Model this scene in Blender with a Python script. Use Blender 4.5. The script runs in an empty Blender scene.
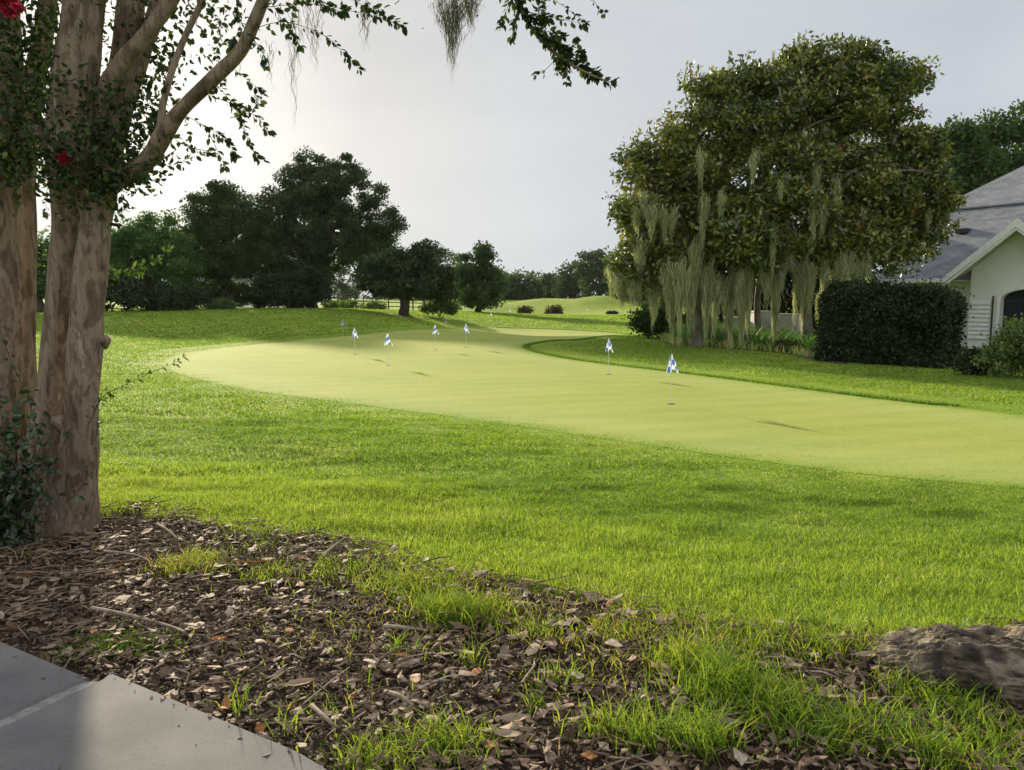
import bpy, math, random
import numpy as np
from mathutils import Vector
from mathutils.geometry import delaunay_2d_cdt

R = np.random.default_rng(7)
random.seed(7)
scene = bpy.context.scene
COL = scene.collection

HAZE = .00007
# ------------------------------------------------------------------ camera
W, Hh, F = 1024, 770, 788.0
PITCH = math.atan(85 / F)
CAM = np.array([0.0, 0.0, 1.5])
cam = bpy.data.cameras.new('camera')
cam.sensor_width = 36.0
cam.lens = F / W * 36.0
cam.clip_end = 3000
cam.clip_start = 0.05
co = bpy.data.objects.new('camera', cam)
COL.objects.link(co)
co.location = CAM
co.rotation_euler = (math.pi / 2 - PITCH, 0, 0)
scene.camera = co
CP, SP = math.cos(PITCH), math.sin(PITCH)


def P(px, py, d):
    """the place d metres ahead of the camera that is seen at px, py"""
    xc, yc = (px - 512) / F, -(py - 385) / F
    dy, dz = CP + yc * SP, -SP + yc * CP
    s = d / dy
    return np.array([xc * s, d, CAM[2] + dz * s])


# ------------------------------------------------------------------ terrain
ctrl = [(-6, -4, .0), (0, -4, .0), (6, -4, .0), (-6, 4, .02), (0, 3, .0), (6, 4, .0), (-14, 10, .1), (0, 9, 0), (9, 9, 0), (0, 15, 0), (-8, 18, .05), (8, 16, 0), (-20, 25, .25), (16, 14, .0),
        (-3, 24, .05), (4, 24, .03), (30, 10, .1), (30, 30, .3), (-40, 10, .3), (-60, 40, .4)]
for px, py, d in [(110, 310, 54), (200, 309, 57), (310, 308, 60), (403, 314, 50), (480, 312, 74), (330, 318.5, 44), (150, 334, 35),
                  (500, 331, 48), (446, 333, 42), (580, 319, 65), (640, 318, 60), (525, 317, 105), (480, 309, 110), (560, 299, 150), (610, 300, 140),
                  (690, 300, 140), (510, 304, 130), (640, 310, 100), (700, 338, 26), (745, 347, 23.6), (806, 351, 23.4), (900, 370, 17.8), (990, 356, 24), (350, 337, 32), (590, 336, 33)]:
    p = P(px, py, d)
    ctrl.append(tuple(p))
ctrl += [(-150, 120, 1.0), (150, 120, 1.5), (0, 260, 1.5), (-120, 260, 2.0), (120, 260, 2), (60, 60, .6)]
ctrl = np.array(ctrl, float)
_c = 5.0


def _k(a, b):
    return np.sqrt(((a[:, None, :2] - b[None, :, :2]) ** 2).sum(-1) + _c * _c)


_n = len(ctrl)
_A = np.zeros((_n + 1, _n + 1))
_A[:_n, :_n] = _k(ctrl, ctrl) - 0.6 * np.eye(_n)
_A[:_n, _n] = 1
_A[_n, :_n] = 1
_w = np.linalg.solve(_A, np.append(ctrl[:, 2], 0))


def H(x, y):
    x = np.atleast_1d(np.asarray(x, float)); y = np.atleast_1d(np.asarray(y, float))
    sh = x.shape
    p = np.stack([x.ravel(), y.ravel()], -1)
    out = np.empty(len(p))
    for i in range(0, len(p), 100000):
        out[i:i + 100000] = _k(p[i:i + 100000], ctrl) @ _w[:_n] + _w[_n]
    # low mounds at the far end of the course
    for mx, my, mr, mh in ((13.5, 121, 6.5, 1.5), (27, 125, 7, 1.5), (4.5, 126, 5, .9), (-3, 118, 5, .6)):
        out += mh * np.exp(-((p[:, 0] - mx) ** 2 + (p[:, 1] - my) ** 2) / (mr * mr))
    xx, yy = p[:, 0], p[:, 1]
    m_ = np.clip((yy - 4.2) / 1.5, 0, 1) * np.clip((9.0 - .85 * xx - yy) / 1.5, 0, 1) * (np.abs(xx) < 30)
    out += m_ * (.075 * (fbm(xx * .45 + 3, yy * .9 + 9, .85) - .5) + .03 * (fbm(xx * .6 + 30, yy + 17, .33) - .5))
    return np.clip(out, -1.5, 4).reshape(sh)


def h1(x, y):
    return float(H(x, y)[0])


def G(px, py):
    """the ground point seen at px, py"""
    xc, yc = (px - 512) / F, -(py - 385) / F
    dy, dz = CP + yc * SP, -SP + yc * CP
    ds = np.linspace(1.0, 200, 4000)
    z = CAM[2] + dz * ds / dy
    g = H(xc * ds / dy, ds)
    i = np.argmax(z < g) if (z < g).any() else len(ds) - 1
    d = ds[i]
    return np.array([xc * d / dy, d, g[i]])


# ------------------------------------------------------------------ noise
_perm = R.random((256, 256))


def vnoise(x, y, s):
    x = x / s + 1000; y = y / s + 1000
    xi, yi = np.floor(x).astype(int), np.floor(y).astype(int)
    fx, fy = x - xi, y - yi
    fx = fx * fx * (3 - 2 * fx); fy = fy * fy * (3 - 2 * fy)
    g = lambda a, b: _perm[a % 256, b % 256]
    return (g(xi, yi) * (1 - fx) + g(xi + 1, yi) * fx) * (1 - fy) + (g(xi, yi + 1) * (1 - fx) + g(xi + 1, yi + 1) * fx) * fy


def fbm(x, y, s):
    return (vnoise(x, y, s) + .5 * vnoise(x, y, s / 2.1) + .25 * vnoise(x, y, s / 4.3)) / 1.75


def inside(poly, x, y):
    c = np.zeros(np.shape(x), bool)
    n = len(poly)
    for i in range(n):
        x0, y0 = poly[i][:2]; x1, y1 = poly[i - 1][:2]
        if y0 == y1: continue
        c ^= ((y0 > y) != (y1 > y)) & (x < (x1 - x0) * (y - y0) / (y1 - y0) + x0)
    return c


def dist_poly(poly, x, y):
    d = np.full(np.shape(x), 1e9)
    for i in range(len(poly)):
        ax, ay = poly[i][:2]; bx, by = poly[i - 1][:2]
        vx, vy = bx - ax, by - ay
        t = np.clip(((x - ax) * vx + (y - ay) * vy) / (vx * vx + vy * vy + 1e-9), 0, 1)
        d = np.minimum(d, np.hypot(x - ax - t * vx, y - ay - t * vy))
    return d


def smooth(pts, k=6, closed=True):
    pts = [np.asarray(p, float) for p in pts]
    out = []
    n = len(pts)
    for i in range(n if closed else n - 1):
        p0 = pts[(i - 1) % n] if closed or i > 0 else pts[0]
        p1, p2 = pts[i], pts[(i + 1) % n]
        p3 = pts[(i + 2) % n] if closed or i < n - 2 else pts[-1]
        for j in range(k):
            t = j / k
            out.append(.5 * ((2 * p1) + (p2 - p0) * t + (2 * p0 - 5 * p1 + 4 * p2 - p3) * t * t + (3 * p1 - p0 - 3 * p2 + p3) * t ** 3))
    if not closed: out.append(pts[-1])
    return np.array(out)


# ------------------------------------------------------------------ objects
def tag(o, label=None, cat=None, group=None, kind=None):
    for k, v in (('label', label), ('category', cat), ('group', group), ('kind', kind)):
        if v: o[k] = v
    return o


def empty(name, loc, label=None, cat=None, group=None):
    o = bpy.data.objects.new(name, None)
    o.empty_display_size = .1
    o.location = tuple(loc)
    COL.objects.link(o)
    return tag(o, label, cat, group)


class Geo:
    """collects vertices and faces (world space) and links them as one mesh"""

    def __init__(self):
        self.v = []; self.t = []; self.f = []; self.n = 0

    def add(self, v, faces, tint=0.5):
        v = np.asarray(v, float).reshape(-1, 3)
        self.v.append(v)
        self.t.append(np.broadcast_to(np.asarray(tint, float), (len(v),)).copy())
        if isinstance(faces, np.ndarray): faces = [faces]
        for f in faces:
            f = np.asarray(f)
            self.f.append((f + self.n).astype(np.int32) if f.ndim == 2 else (f[None, :] + self.n).astype(np.int32))
        self.n += len(v)

    def build(self, name, mat, parent=None, smooth_=False, uv=None):
        v = np.concatenate(self.v); t = np.concatenate(self.t)
        if parent is not None:
            v = v - np.array(parent_origin(parent))
        me = bpy.data.meshes.new(name)
        me.vertices.add(len(v)); me.vertices.foreach_set('co', v.astype(np.float32).ravel())
        li = np.concatenate([f.ravel() for f in self.f])
        tot = np.concatenate([np.full(len(f), f.shape[1], np.int32) for f in self.f])
        st = np.concatenate([[0], np.cumsum(tot)[:-1]]).astype(np.int32)
        me.loops.add(len(li)); me.loops.foreach_set('vertex_index', li)
        me.polygons.add(len(tot)); me.polygons.foreach_set('loop_start', st)
        me.polygons.foreach_set('use_smooth', np.full(len(tot), smooth_))
        me.update(calc_edges=True)
        a = me.attributes.new('tint', 'FLOAT', 'POINT'); a.data.foreach_set('value', t.astype(np.float32))
        if uv is not None:
            l = me.uv_layers.new(name='UVMap')
            l.data.foreach_set('uv', np.asarray(uv, np.float32)[li].ravel())
        if mat: me.materials.append(mat)
        o = bpy.data.objects.new(name, me)
        COL.objects.link(o)
        if parent is not None: o.parent = parent
        return o


def parent_origin(o):
    p = np.zeros(3)
    while o is not None:
        p = p + np.array(o.location); o = o.parent
    return p


def tube(g, path, radii, sides=8, tint=.5, lump=0.0, cap=True):
    path = np.asarray(path, float); n = len(path)
    radii = np.broadcast_to(np.asarray(radii, float), (n,))
    tan = np.gradient(path, axis=0); tan /= np.linalg.norm(tan, axis=1)[:, None] + 1e-9
    ref = np.array([0, 1.0, 0]) if abs(tan[:, 1]).mean() < .8 else np.array([1.0, 0, 0])
    a = np.cross(tan, ref); a /= np.linalg.norm(a, axis=1)[:, None] + 1e-9
    b = np.cross(tan, a)
    th = np.linspace(0, 2 * math.pi, sides, endpoint=False)
    rr = radii[:, None] * np.ones((n, sides))
    if lump:
        ph = R.random(4) * 6.28
        zz = np.linspace(0, 1, n)[:, None] * np.linalg.norm(path[-1] - path[0])
        rr = rr * (1 + lump * (np.sin(2 * th + ph[0] + 1.5 * zz) * .6 + np.sin(3 * th + ph[1] - 2.2 * zz) * .5 + .5 * np.sin(zz * 5 + ph[2] + th) + .35 * np.sin(zz * 13 + ph[3] + 2 * th) + (.4 * np.sin(5 * th + ph[2] + .9 * zz) + .25 * np.sin(7 * th + ph[0] - 1.3 * zz) if sides > 12 else 0)))
    v = path[:, None, :] + rr[..., None] * (np.cos(th)[None, :, None] * a[:, None, :] + np.sin(th)[None, :, None] * b[:, None, :])
    i = np.arange(n - 1)[:, None] * sides; j = np.arange(sides)[None, :]; j2 = (j + 1) % sides
    f = np.stack([i + j, i + j2, i + sides + j2, i + sides + j], -1).reshape(-1, 4)
    fs = [f]
    if cap: fs += [np.arange(sides)[::-1], np.arange(sides) + (n - 1) * sides]
    g.add(v.reshape(-1, 3), fs, tint)


def curve(pts, k=6):
    return smooth(pts, k, closed=False)


def box(g, lo, hi, M=None, tint=.5, bev=0.0):
    lo, hi = np.array(lo, float), np.array(hi, float)
    if bev <= 0:
        v = np.array([[x, y, z] for z in (lo[2], hi[2]) for y in (lo[1], hi[1]) for x in (lo[0], hi[0])])
        f = np.array([[0, 2, 3, 1], [4, 5, 7, 6], [0, 1, 5, 4], [2, 6, 7, 3], [0, 4, 6, 2], [1, 3, 7, 5]])
    else:
        # chamfered box: three rings at each end
        vs = []
        for z, ins in ((lo[2], bev), (lo[2] + bev, 0), (hi[2] - bev, 0), (hi[2], bev)):
            x0, x1, y0, y1 = lo[0] + ins, hi[0] - ins, lo[1] + ins, hi[1] - ins
            e = bev * .6
            vs += [[x0 + e, y0, z], [x1 - e, y0, z], [x1, y0 + e, z], [x1, y1 - e, z], [x1 - e, y1, z], [x0 + e, y1, z], [x0, y1 - e, z], [x0, y0 + e, z]]
        v = np.array(vs); f = []
        for r in range(3):
            for j in range(8): f.append([r * 8 + j, r * 8 + (j + 1) % 8, r * 8 + 8 + (j + 1) % 8, r * 8 + 8 + j])
        f = [np.array(f), np.arange(8)[::-1], np.arange(8) + 24]
    if M is not None: v = M(v)
    g.add(v, f, tint)


def unit(v):
    return v / (np.linalg.norm(v, axis=-1, keepdims=True) + 1e-9)


def leaves(g, pos, axis, normal, length, width, tint, fold=.15, kind='oval'):
    """many leaves at once: axis along the leaf, normal its upper side"""
    axis = unit(axis); side = unit(np.cross(axis, normal)); nor = np.cross(side, axis)
    n = len(pos)
    length = np.broadcast_to(length, (n,))[:, None]; width = np.broadcast_to(width, (n,))[:, None]
    if kind == 'quad':
        tpl = [(0, 0, 0), (.45, .5, .1), (1, 0, 0), (.5, -.5, .1)]
        f = np.array([[0, 1, 2, 3]])
    else:
        tpl = [(0, 0, 0), (.28, .44, fold), (.62, .42, fold), (1, 0, -.1), (.62, -.42, fold), (.28, -.44, fold), (.45, 0, 0)]
        f = np.array([[0, 6, 1, 1], [1, 6, 2, 2], [2, 6, 3, 3], [3, 6, 4, 4], [4, 6, 5, 5], [5, 6, 0, 0]])[:, :3]
    v = np.stack([pos + axis * length * t[0] + side * width * t[1] + nor * width * t[2] for t in tpl], 1)
    k = len(tpl)
    fa = (np.arange(n)[:, None, None] * k + f[None]).reshape(-1, f.shape[1])
    g.add(v.reshape(-1, 3), [fa], np.repeat(np.broadcast_to(tint, (n,)), k))


def rnd_dir(n, up=0.0):
    v = R.normal(size=(n, 3)); v[:, 2] = v[:, 2] + up
    return unit(v)


def blades(g, x, y, z, h, w, lean, tint, az=None):
    n = len(x)
    h = np.broadcast_to(h, (n,)); w = np.broadcast_to(w, (n,)); lean = np.broadcast_to(lean, (n,))
    a = R.random(n) * 2 * math.pi if az is None else az
    f = R.random(n) * 2 * math.pi
    dx, dy = np.cos(a) * lean * h, np.sin(a) * lean * h
    sx, sy = np.cos(f) * w / 2, np.sin(f) * w / 2
    p = np.stack([x, y, z], -1)
    s = np.stack([sx, sy, 0 * sx], -1)
    m = p + np.stack([dx * .3, dy * .3, h * .55], -1)
    t = p + np.stack([dx, dy, h * np.sqrt(np.clip(1 - .35 * lean ** 2, .15, 1))], -1)
    v = np.stack([p - s, p + s, m + s * .8, m - s * .8, t], 1).reshape(-1, 3)
    b = np.arange(n)[:, None] * 5
    g.add(v, [b + np.array([[0, 1, 2, 3]]), b + np.array([[3, 2, 4]])], np.repeat(np.broadcast_to(tint, (n,)), 5))


# ------------------------------------------------------------------ materials
def mat(name):
    m = bpy.data.materials.new(name); m.use_nodes = True
    nt = m.node_tree; nt.nodes.clear()
    out = nt.nodes.new('ShaderNodeOutputMaterial')
    return m, nt, out


def N(nt, kind, **kw):
    n = nt.nodes.new(kind)
    for k, v in kw.items():
        if k.startswith('i_'):
            key = k[2:]
            n.inputs[int(key) if key.isdigit() else key.replace('_', ' ')].default_value = v
        else: setattr(n, k, v)
    return n


def ramp(nt, stops, fac=None):
    r = nt.nodes.new('ShaderNodeValToRGB')
    e = r.color_ramp.elements
    while len(e) > 1: e.remove(e[-1])
    for i, (p, c) in enumerate(stops):
        el = e[0] if i == 0 else e.new(p)
        el.position = p; el.color = (*c, 1)
    if fac is not None: nt.links.new(fac, r.inputs[0])
    return r


def leaf_mat(name, stops, trans=.35, gloss=.06, rough=.45, tcol=1.6, tshift=(1.0, 1.05, .5)):
    m, nt, out = mat(name)
    L = nt.links.new
    at = N(nt, 'ShaderNodeAttribute', attribute_name='tint')
    cr = ramp(nt, stops, at.outputs['Fac'])
    d = N(nt, 'ShaderNodeBsdfDiffuse'); L(cr.outputs[0], d.inputs[0])
    t = N(nt, 'ShaderNodeBsdfTranslucent')
    mul = N(nt, 'ShaderNodeMix', data_type='RGBA', blend_type='MULTIPLY'); mul.inputs[0].default_value = 1
    L(cr.outputs[0], mul.inputs[6]); mul.inputs[7].default_value = (tcol * tshift[0], tcol * tshift[1], tcol * tshift[2], 1)
    L(mul.outputs[2], t.inputs[0])
    mx = N(nt, 'ShaderNodeMixShader'); mx.inputs[0].default_value = trans
    L(d.outputs[0], mx.inputs[1]); L(t.outputs[0], mx.inputs[2])
    gl = N(nt, 'ShaderNodeBsdfGlossy'); gl.inputs['Roughness'].default_value = rough
    gl.inputs[0].default_value = (.9, .9, .9, 1)
    m2 = N(nt, 'ShaderNodeMixShader'); m2.inputs[0].default_value = gloss
    L(mx.outputs[0], m2.inputs[1]); L(gl.outputs[0], m2.inputs[2])
    L(m2.outputs[0], out.inputs[0])
    return m


def noise_mat(name, stops, scale=5.0, detail=6, rough=.9, bump=.3, bscale=None, stretch=(1, 1, 1), bdist=.01, spec=.2, use_tint=False, coords='Object', second=None):
    m, nt, out = mat(name)
    L = nt.links.new
    tc = N(nt, 'ShaderNodeTexCoord')
    mp = N(nt, 'ShaderNodeMapping'); mp.inputs['Scale'].default_value = stretch
    L(tc.outputs[coords], mp.inputs[0])
    nz = N(nt, 'ShaderNodeTexNoise'); nz.inputs['Scale'].default_value = scale; nz.inputs['Detail'].default_value = detail
    L(mp.outputs[0], nz.inputs['Vector'])
    cr = ramp(nt, stops, nz.outputs['Fac'])
    colout = cr.outputs[0]
    if second:
        s2, st2, amt = second
        n3 = N(nt, 'ShaderNodeTexNoise'); n3.inputs['Scale'].default_value = s2; n3.inputs['Detail'].default_value = 5
        L(mp.outputs[0], n3.inputs['Vector'])
        c3 = ramp(nt, st2, n3.outputs['Fac'])
        mm = N(nt, 'ShaderNodeMix', data_type='RGBA', blend_type='MULTIPLY'); mm.inputs[0].default_value = amt
        L(colout, mm.inputs[6]); L(c3.outputs[0], mm.inputs[7]); colout = mm.outputs[2]
    if use_tint:
        at = N(nt, 'ShaderNodeAttribute', attribute_name='tint')
        tr = ramp(nt, [(0, (.35, .35, .35)), (1, (1.6, 1.6, 1.6))], at.outputs['Fac'])
        mm = N(nt, 'ShaderNodeMix', data_type='RGBA', blend_type='MULTIPLY'); mm.inputs[0].default_value = 1
        L(colout, mm.inputs[6]); L(tr.outputs[0], mm.inputs[7]); colout = mm.outputs[2]
    b = N(nt, 'ShaderNodeBsdfPrincipled')
    b.inputs['Roughness'].default_value = rough; b.inputs['Specular IOR Level'].default_value = spec
    L(colout, b.inputs['Base Color'])
    if bump:
        n2 = N(nt, 'ShaderNodeTexNoise'); n2.inputs['Scale'].default_value = bscale or scale * 4; n2.inputs['Detail'].default_value = 8
        L(mp.outputs[0], n2.inputs['Vector'])
        bp = N(nt, 'ShaderNodeBump'); bp.inputs['Strength'].default_value = bump; bp.inputs['Distance'].default_value = bdist
        L(n2.outputs['Fac'], bp.inputs['Height']); L(bp.outputs[0], b.inputs['Normal'])
    L(b.outputs[0], out.inputs[0])
    return m


def plain(name, c, rough=.6, metal=0, spec=.4):
    m, nt, out = mat(name)
    b = N(nt, 'ShaderNodeBsdfPrincipled')
    tc = N(nt, 'ShaderNodeTexCoord')
    nz = N(nt, 'ShaderNodeTexNoise'); nz.inputs['Scale'].default_value = 7; nz.inputs['Detail'].default_value = 5
    nt.links.new(tc.outputs['Object'], nz.inputs['Vector'])
    cr = ramp(nt, [(.3, tuple(x * .86 for x in c)), (.7, tuple(min(1, x * 1.06) for x in c))], nz.outputs['Fac'])
    nt.links.new(cr.outputs[0], b.inputs['Base Color'])
    b.inputs['Roughness'].default_value = rough; b.inputs['Metallic'].default_value = metal; b.inputs['Specular IOR Level'].default_value = spec
    nt.links.new(b.outputs[0], out.inputs[0])
    return m


# ------------------------------------------------------------------ light
SUN_AZ, SUN_EL = math.radians(-26), math.radians(14.6)
S = Vector((math.sin(SUN_AZ) * math.cos(SUN_EL), math.cos(SUN_AZ) * math.cos(SUN_EL), math.sin(SUN_EL)))
sun = bpy.data.lights.new('sun', 'SUN'); sun.energy = 5.0; sun.angle = math.radians(2.2); sun.color = (1, .86, .62)
so = bpy.data.objects.new('sun', sun); COL.objects.link(so)
so.rotation_euler = S.to_track_quat('Z', 'Y').to_euler()

wd = bpy.data.worlds.new('World'); scene.world = wd; wd.use_nodes = True
nt = wd.node_tree; nt.nodes.clear(); L = nt.links.new
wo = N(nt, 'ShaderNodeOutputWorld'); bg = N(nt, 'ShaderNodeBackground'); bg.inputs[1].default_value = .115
sky = N(nt, 'ShaderNodeTexSky', sky_type='NISHITA', sun_disc=False)
sky.sun_elevation = SUN_EL; sky.sun_rotation = SUN_AZ
sky.dust_density = 5; sky.air_density = 1.2; sky.ozone_density = 1.5
hs = N(nt, 'ShaderNodeHueSaturation'); hs.inputs['Saturation'].default_value = .22; hs.inputs['Value'].default_value = .5
L(sky.outputs[0], hs.inputs['Color'])
tc = N(nt, 'ShaderNodeTexCoord')
mp = N(nt, 'ShaderNodeMapping'); mp.inputs['Scale'].default_value = (1, 1, 4)
L(tc.outputs['Generated'], mp.inputs[0])
nz = N(nt, 'ShaderNodeTexNoise'); nz.inputs['Scale'].default_value = 1.8; nz.inputs['Detail'].default_value = 5; nz.inputs['Roughness'].default_value = .45
L(mp.outputs[0], nz.inputs['Vector'])
# thin high overcast: pale lavender grey veil, whiter on the sun's side
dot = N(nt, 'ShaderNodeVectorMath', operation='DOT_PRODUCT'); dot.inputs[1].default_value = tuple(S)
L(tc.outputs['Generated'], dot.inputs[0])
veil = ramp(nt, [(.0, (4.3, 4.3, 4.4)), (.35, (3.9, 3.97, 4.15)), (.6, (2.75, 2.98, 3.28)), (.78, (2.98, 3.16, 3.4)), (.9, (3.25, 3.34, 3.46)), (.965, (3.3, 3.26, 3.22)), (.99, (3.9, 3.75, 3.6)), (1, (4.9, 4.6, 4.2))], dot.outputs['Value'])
cl = ramp(nt, [(.34, (.90, .91, .925)), (.66, (1.07, 1.065, 1.05))], nz.outputs['Fac'])
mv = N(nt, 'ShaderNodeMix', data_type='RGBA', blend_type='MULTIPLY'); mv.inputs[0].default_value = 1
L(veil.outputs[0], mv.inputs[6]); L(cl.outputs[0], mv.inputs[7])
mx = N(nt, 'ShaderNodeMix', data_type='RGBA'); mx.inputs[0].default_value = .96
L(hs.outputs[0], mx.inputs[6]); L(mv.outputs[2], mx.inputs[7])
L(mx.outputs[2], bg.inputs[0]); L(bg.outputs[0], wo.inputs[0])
scene.view_settings.view_transform = 'Standard'
scene.view_settings.look = 'None'
scene.view_settings.gamma = 1
scene.view_settings.exposure = 0.85
scene.render.engine = 'CYCLES'
scene.cycles.max_bounces = 6
scene.cycles.transparent_max_bounces = 4
scene.cycles.caustics_reflective = False
scene.cycles.caustics_refractive = False

# ------------------------------------------------------------------ outlines on the ground
green = smooth([G(*q)[:2] for q in [(163, 366), (186, 353), (258, 344), (330, 337.5), (385, 332), (420, 329.5), (500, 328), (575, 330.5), (626, 334.5),
                                     (590, 338), (548, 341), (522, 347), (560, 358), (700, 376), (860, 397), (1024, 416), (1160, 436), (1240, 470),
                                     (1180, 510), (1024, 490), (860, 474), (700, 453), (500, 424), (350, 404), (225, 386)]], 6)
mulch = smooth([G(*q)[:2] for q in [(-160, 500), (-60, 510), (0, 522), (60, 524), (130, 512), (200, 528), (280, 536), (340, 546), (430, 572), (540, 596), (640, 616), (720, 634),
                                     (800, 640), (880, 648), (1024, 640), (1140, 650)]] + [np.array([3.6, 2.2]), np.array([3.0, .6]), np.array([-4.5, .6]), np.array([-5.0, 3.0])], 5)
bed = smooth([G(*q)[:2] for q in [(651, 334), (662, 341), (700, 346), (745, 350), (790, 354), (815, 361), (850, 364)]] + [np.array([9.4, 25.5]), np.array([7.2, 28.5]), np.array([5.2, 28.2])], 5)


def sheet(name, poly, lift, step, mat_, edge_attr=None):
    lo, hi = poly.min(0), poly.max(0)
    nx, ny = max(3, int((hi[0] - lo[0]) / step)), max(3, int((hi[1] - lo[1]) / step))
    X, Y = np.meshgrid(np.linspace(lo[0], hi[0], nx), np.linspace(lo[1], hi[1], ny))
    X, Y = X.ravel(), Y.ravel()
    k = inside(poly, X, Y) & (dist_poly(poly, X, Y) > step * .35)
    pts = [Vector(p) for p in poly] + [Vector(p) for p in zip(X[k], Y[k])]
    n = len(poly)
    vs, _, fs, *_ = delaunay_2d_cdt(pts, [(i, (i + 1) % n) for i in range(n)], [], 1, 1e-5)
    vs = np.array([tuple(v) for v in vs])
    g = Geo()
    t = np.clip(dist_poly(poly, vs[:, 0], vs[:, 1]) / 2.0, 0, 1)
    dd = dist_poly(poly, vs[:, 0], vs[:, 1])
    g.add(np.c_[vs, H(vs[:, 0], vs[:, 1]) + lift * np.clip(.25 + dd / .8, 0, 1)], np.array([f for f in fs if len(f) == 3]), t)
    return tag(g.build(name, mat_, smooth_=True), kind='structure')


# ground ------------------------------------------------------------
def turf_mat(name, stops, stops2, s1, s2, bump=.5, bs=60, edge=None):
    m, nt, out = mat(name); L = nt.links.new
    tc = N(nt, 'ShaderNodeTexCoord')
    n1 = N(nt, 'ShaderNodeTexNoise'); n1.inputs['Scale'].default_value = s1; n1.inputs['Detail'].default_value = 7; n1.inputs['Roughness'].default_value = .6
    n2 = N(nt, 'ShaderNodeTexNoise'); n2.inputs['Scale'].default_value = s2; n2.inputs['Detail'].default_value = 8; n2.inputs['Roughness'].default_value = .7
    L(tc.outputs['Object'], n1.inputs['Vector']); L(tc.outputs['Object'], n2.inputs['Vector'])
    c1 = ramp(nt, stops, n1.outputs['Fac']); c2 = ramp(nt, stops2, n2.outputs['Fac'])
    mm = N(nt, 'ShaderNodeMix', data_type='RGBA', blend_type='MULTIPLY'); mm.inputs[0].default_value = 1
    L(c1.outputs[0], mm.inputs[6]); L(c2.outputs[0], mm.inputs[7])
    col = mm.outputs[2]
    if edge:
        at = N(nt, 'ShaderNodeAttribute', attribute_name='tint')
        er = ramp(nt, edge, at.outputs['Fac'])
        m2 = N(nt, 'ShaderNodeMix', data_type='RGBA', blend_type='MULTIPLY'); m2.inputs[0].default_value = 1
        L(col, m2.inputs[6]); L(er.outputs[0], m2.inputs[7]); col = m2.outputs[2]
    b = N(nt, 'ShaderNodeBsdfPrincipled'); b.inputs['Roughness'].default_value = .95; b.inputs['Specular IOR Level'].default_value = .08
    L(col, b.inputs['Base Color'])
    n3 = N(nt, 'ShaderNodeTexNoise'); n3.inputs['Scale'].default_value = bs; n3.inputs['Detail'].default_value = 4
    L(tc.outputs['Object'], n3.inputs['Vector'])
    bp = N(nt, 'ShaderNodeBump'); bp.inputs['Strength'].default_value = bump; bp.inputs['Distance'].default_value = .03
    L(n3.outputs['Fac'], bp.inputs['Height']); L(bp.outputs[0], b.inputs['Normal'])
    L(b.outputs[0], out.inputs[0])
    return m


M_lawn = turf_mat('lawn', [(.3, (.16, .25, .03)), (.5, (.22, .31, .035)), (.72, (.30, .34, .055))], [(.3, (.7, .72, .7)), (.6, (1.05, 1.05, 1.0))], .35, 9, .6, 14)
M_green = turf_mat('putting green turf', [(.3, (0.2843, 0.3446, 0.0806)), (.55, (0.3309, 0.3759, 0.0907)), (.75, (0.3567, 0.3812, 0.1058))], [(.35, (.88, .9, .86)), (.65, (1.04, 1.03, 1.02))], .3, 14, .25, 50,
                   edge=[(0, (.72, .92, .55)), (.12, (.95, 1.0, 1.0)), (.3, (1.02, 1.04, 1.2)), (.85, (1, 1, 1))])
nt = M_green.node_tree; Lk = nt.links.new
b = next(n for n in nt.nodes if n.type == 'BSDF_PRINCIPLED'); src = b.inputs['Base Color'].links[0].from_socket
tc = N(nt, 'ShaderNodeTexCoord'); mp = N(nt, 'ShaderNodeMapping'); mp.inputs['Rotation'].default_value = (0, 0, .5); mp.inputs['Scale'].default_value = (.35, 1.6, 1)
nz = N(nt, 'ShaderNodeTexNoise'); nz.inputs['Scale'].default_value = 1.3; nz.inputs['Detail'].default_value = 6; nz.inputs['Roughness'].default_value = .6
Lk(tc.outputs['Object'], mp.inputs[0]); Lk(mp.outputs[0], nz.inputs['Vector'])
wv = N(nt, 'ShaderNodeTexWave'); wv.inputs['Scale'].default_value = .55; wv.inputs['Distortion'].default_value = .6; wv.inputs['Detail'].default_value = 1
Lk(mp.outputs[0], wv.inputs['Vector'])
ca_ = ramp(nt, [(.3, (.90, .93, .86)), (.55, (1, 1, 1)), (.75, (1.06, 1.02, .98))], nz.outputs['Fac'])
cb_ = ramp(nt, [(.3, (.97, .98, .97)), (.7, (1.03, 1.02, 1.02))], wv.outputs['Fac'])
m1 = N(nt, 'ShaderNodeMix', data_type='RGBA', blend_type='MULTIPLY'); m1.inputs[0].default_value = 1
m2 = N(nt, 'ShaderNodeMix', data_type='RGBA', blend_type='MULTIPLY'); m2.inputs[0].default_value = 1
Lk(src, m1.inputs[6]); Lk(ca_.outputs[0], m1.inputs[7]); Lk(m1.outputs[2], m2.inputs[6]); Lk(cb_.outputs[0], m2.inputs[7]); Lk(m2.outputs[2], b.inputs['Base Color'])
M_soil = noise_mat('soil', [(.3, (.02, .014, .01)), (.6, (.05, .035, .024)), (.8, (.085, .06, .04))], 14, bump=.8, bscale=60, bdist=.02)


def graded(lo, hi, n, k):
    u = np.linspace(-1, 1, n)
    s = np.sinh(u * k) / math.sinh(k)
    return np.where(s < 0, -s * lo, s * hi)


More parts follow.
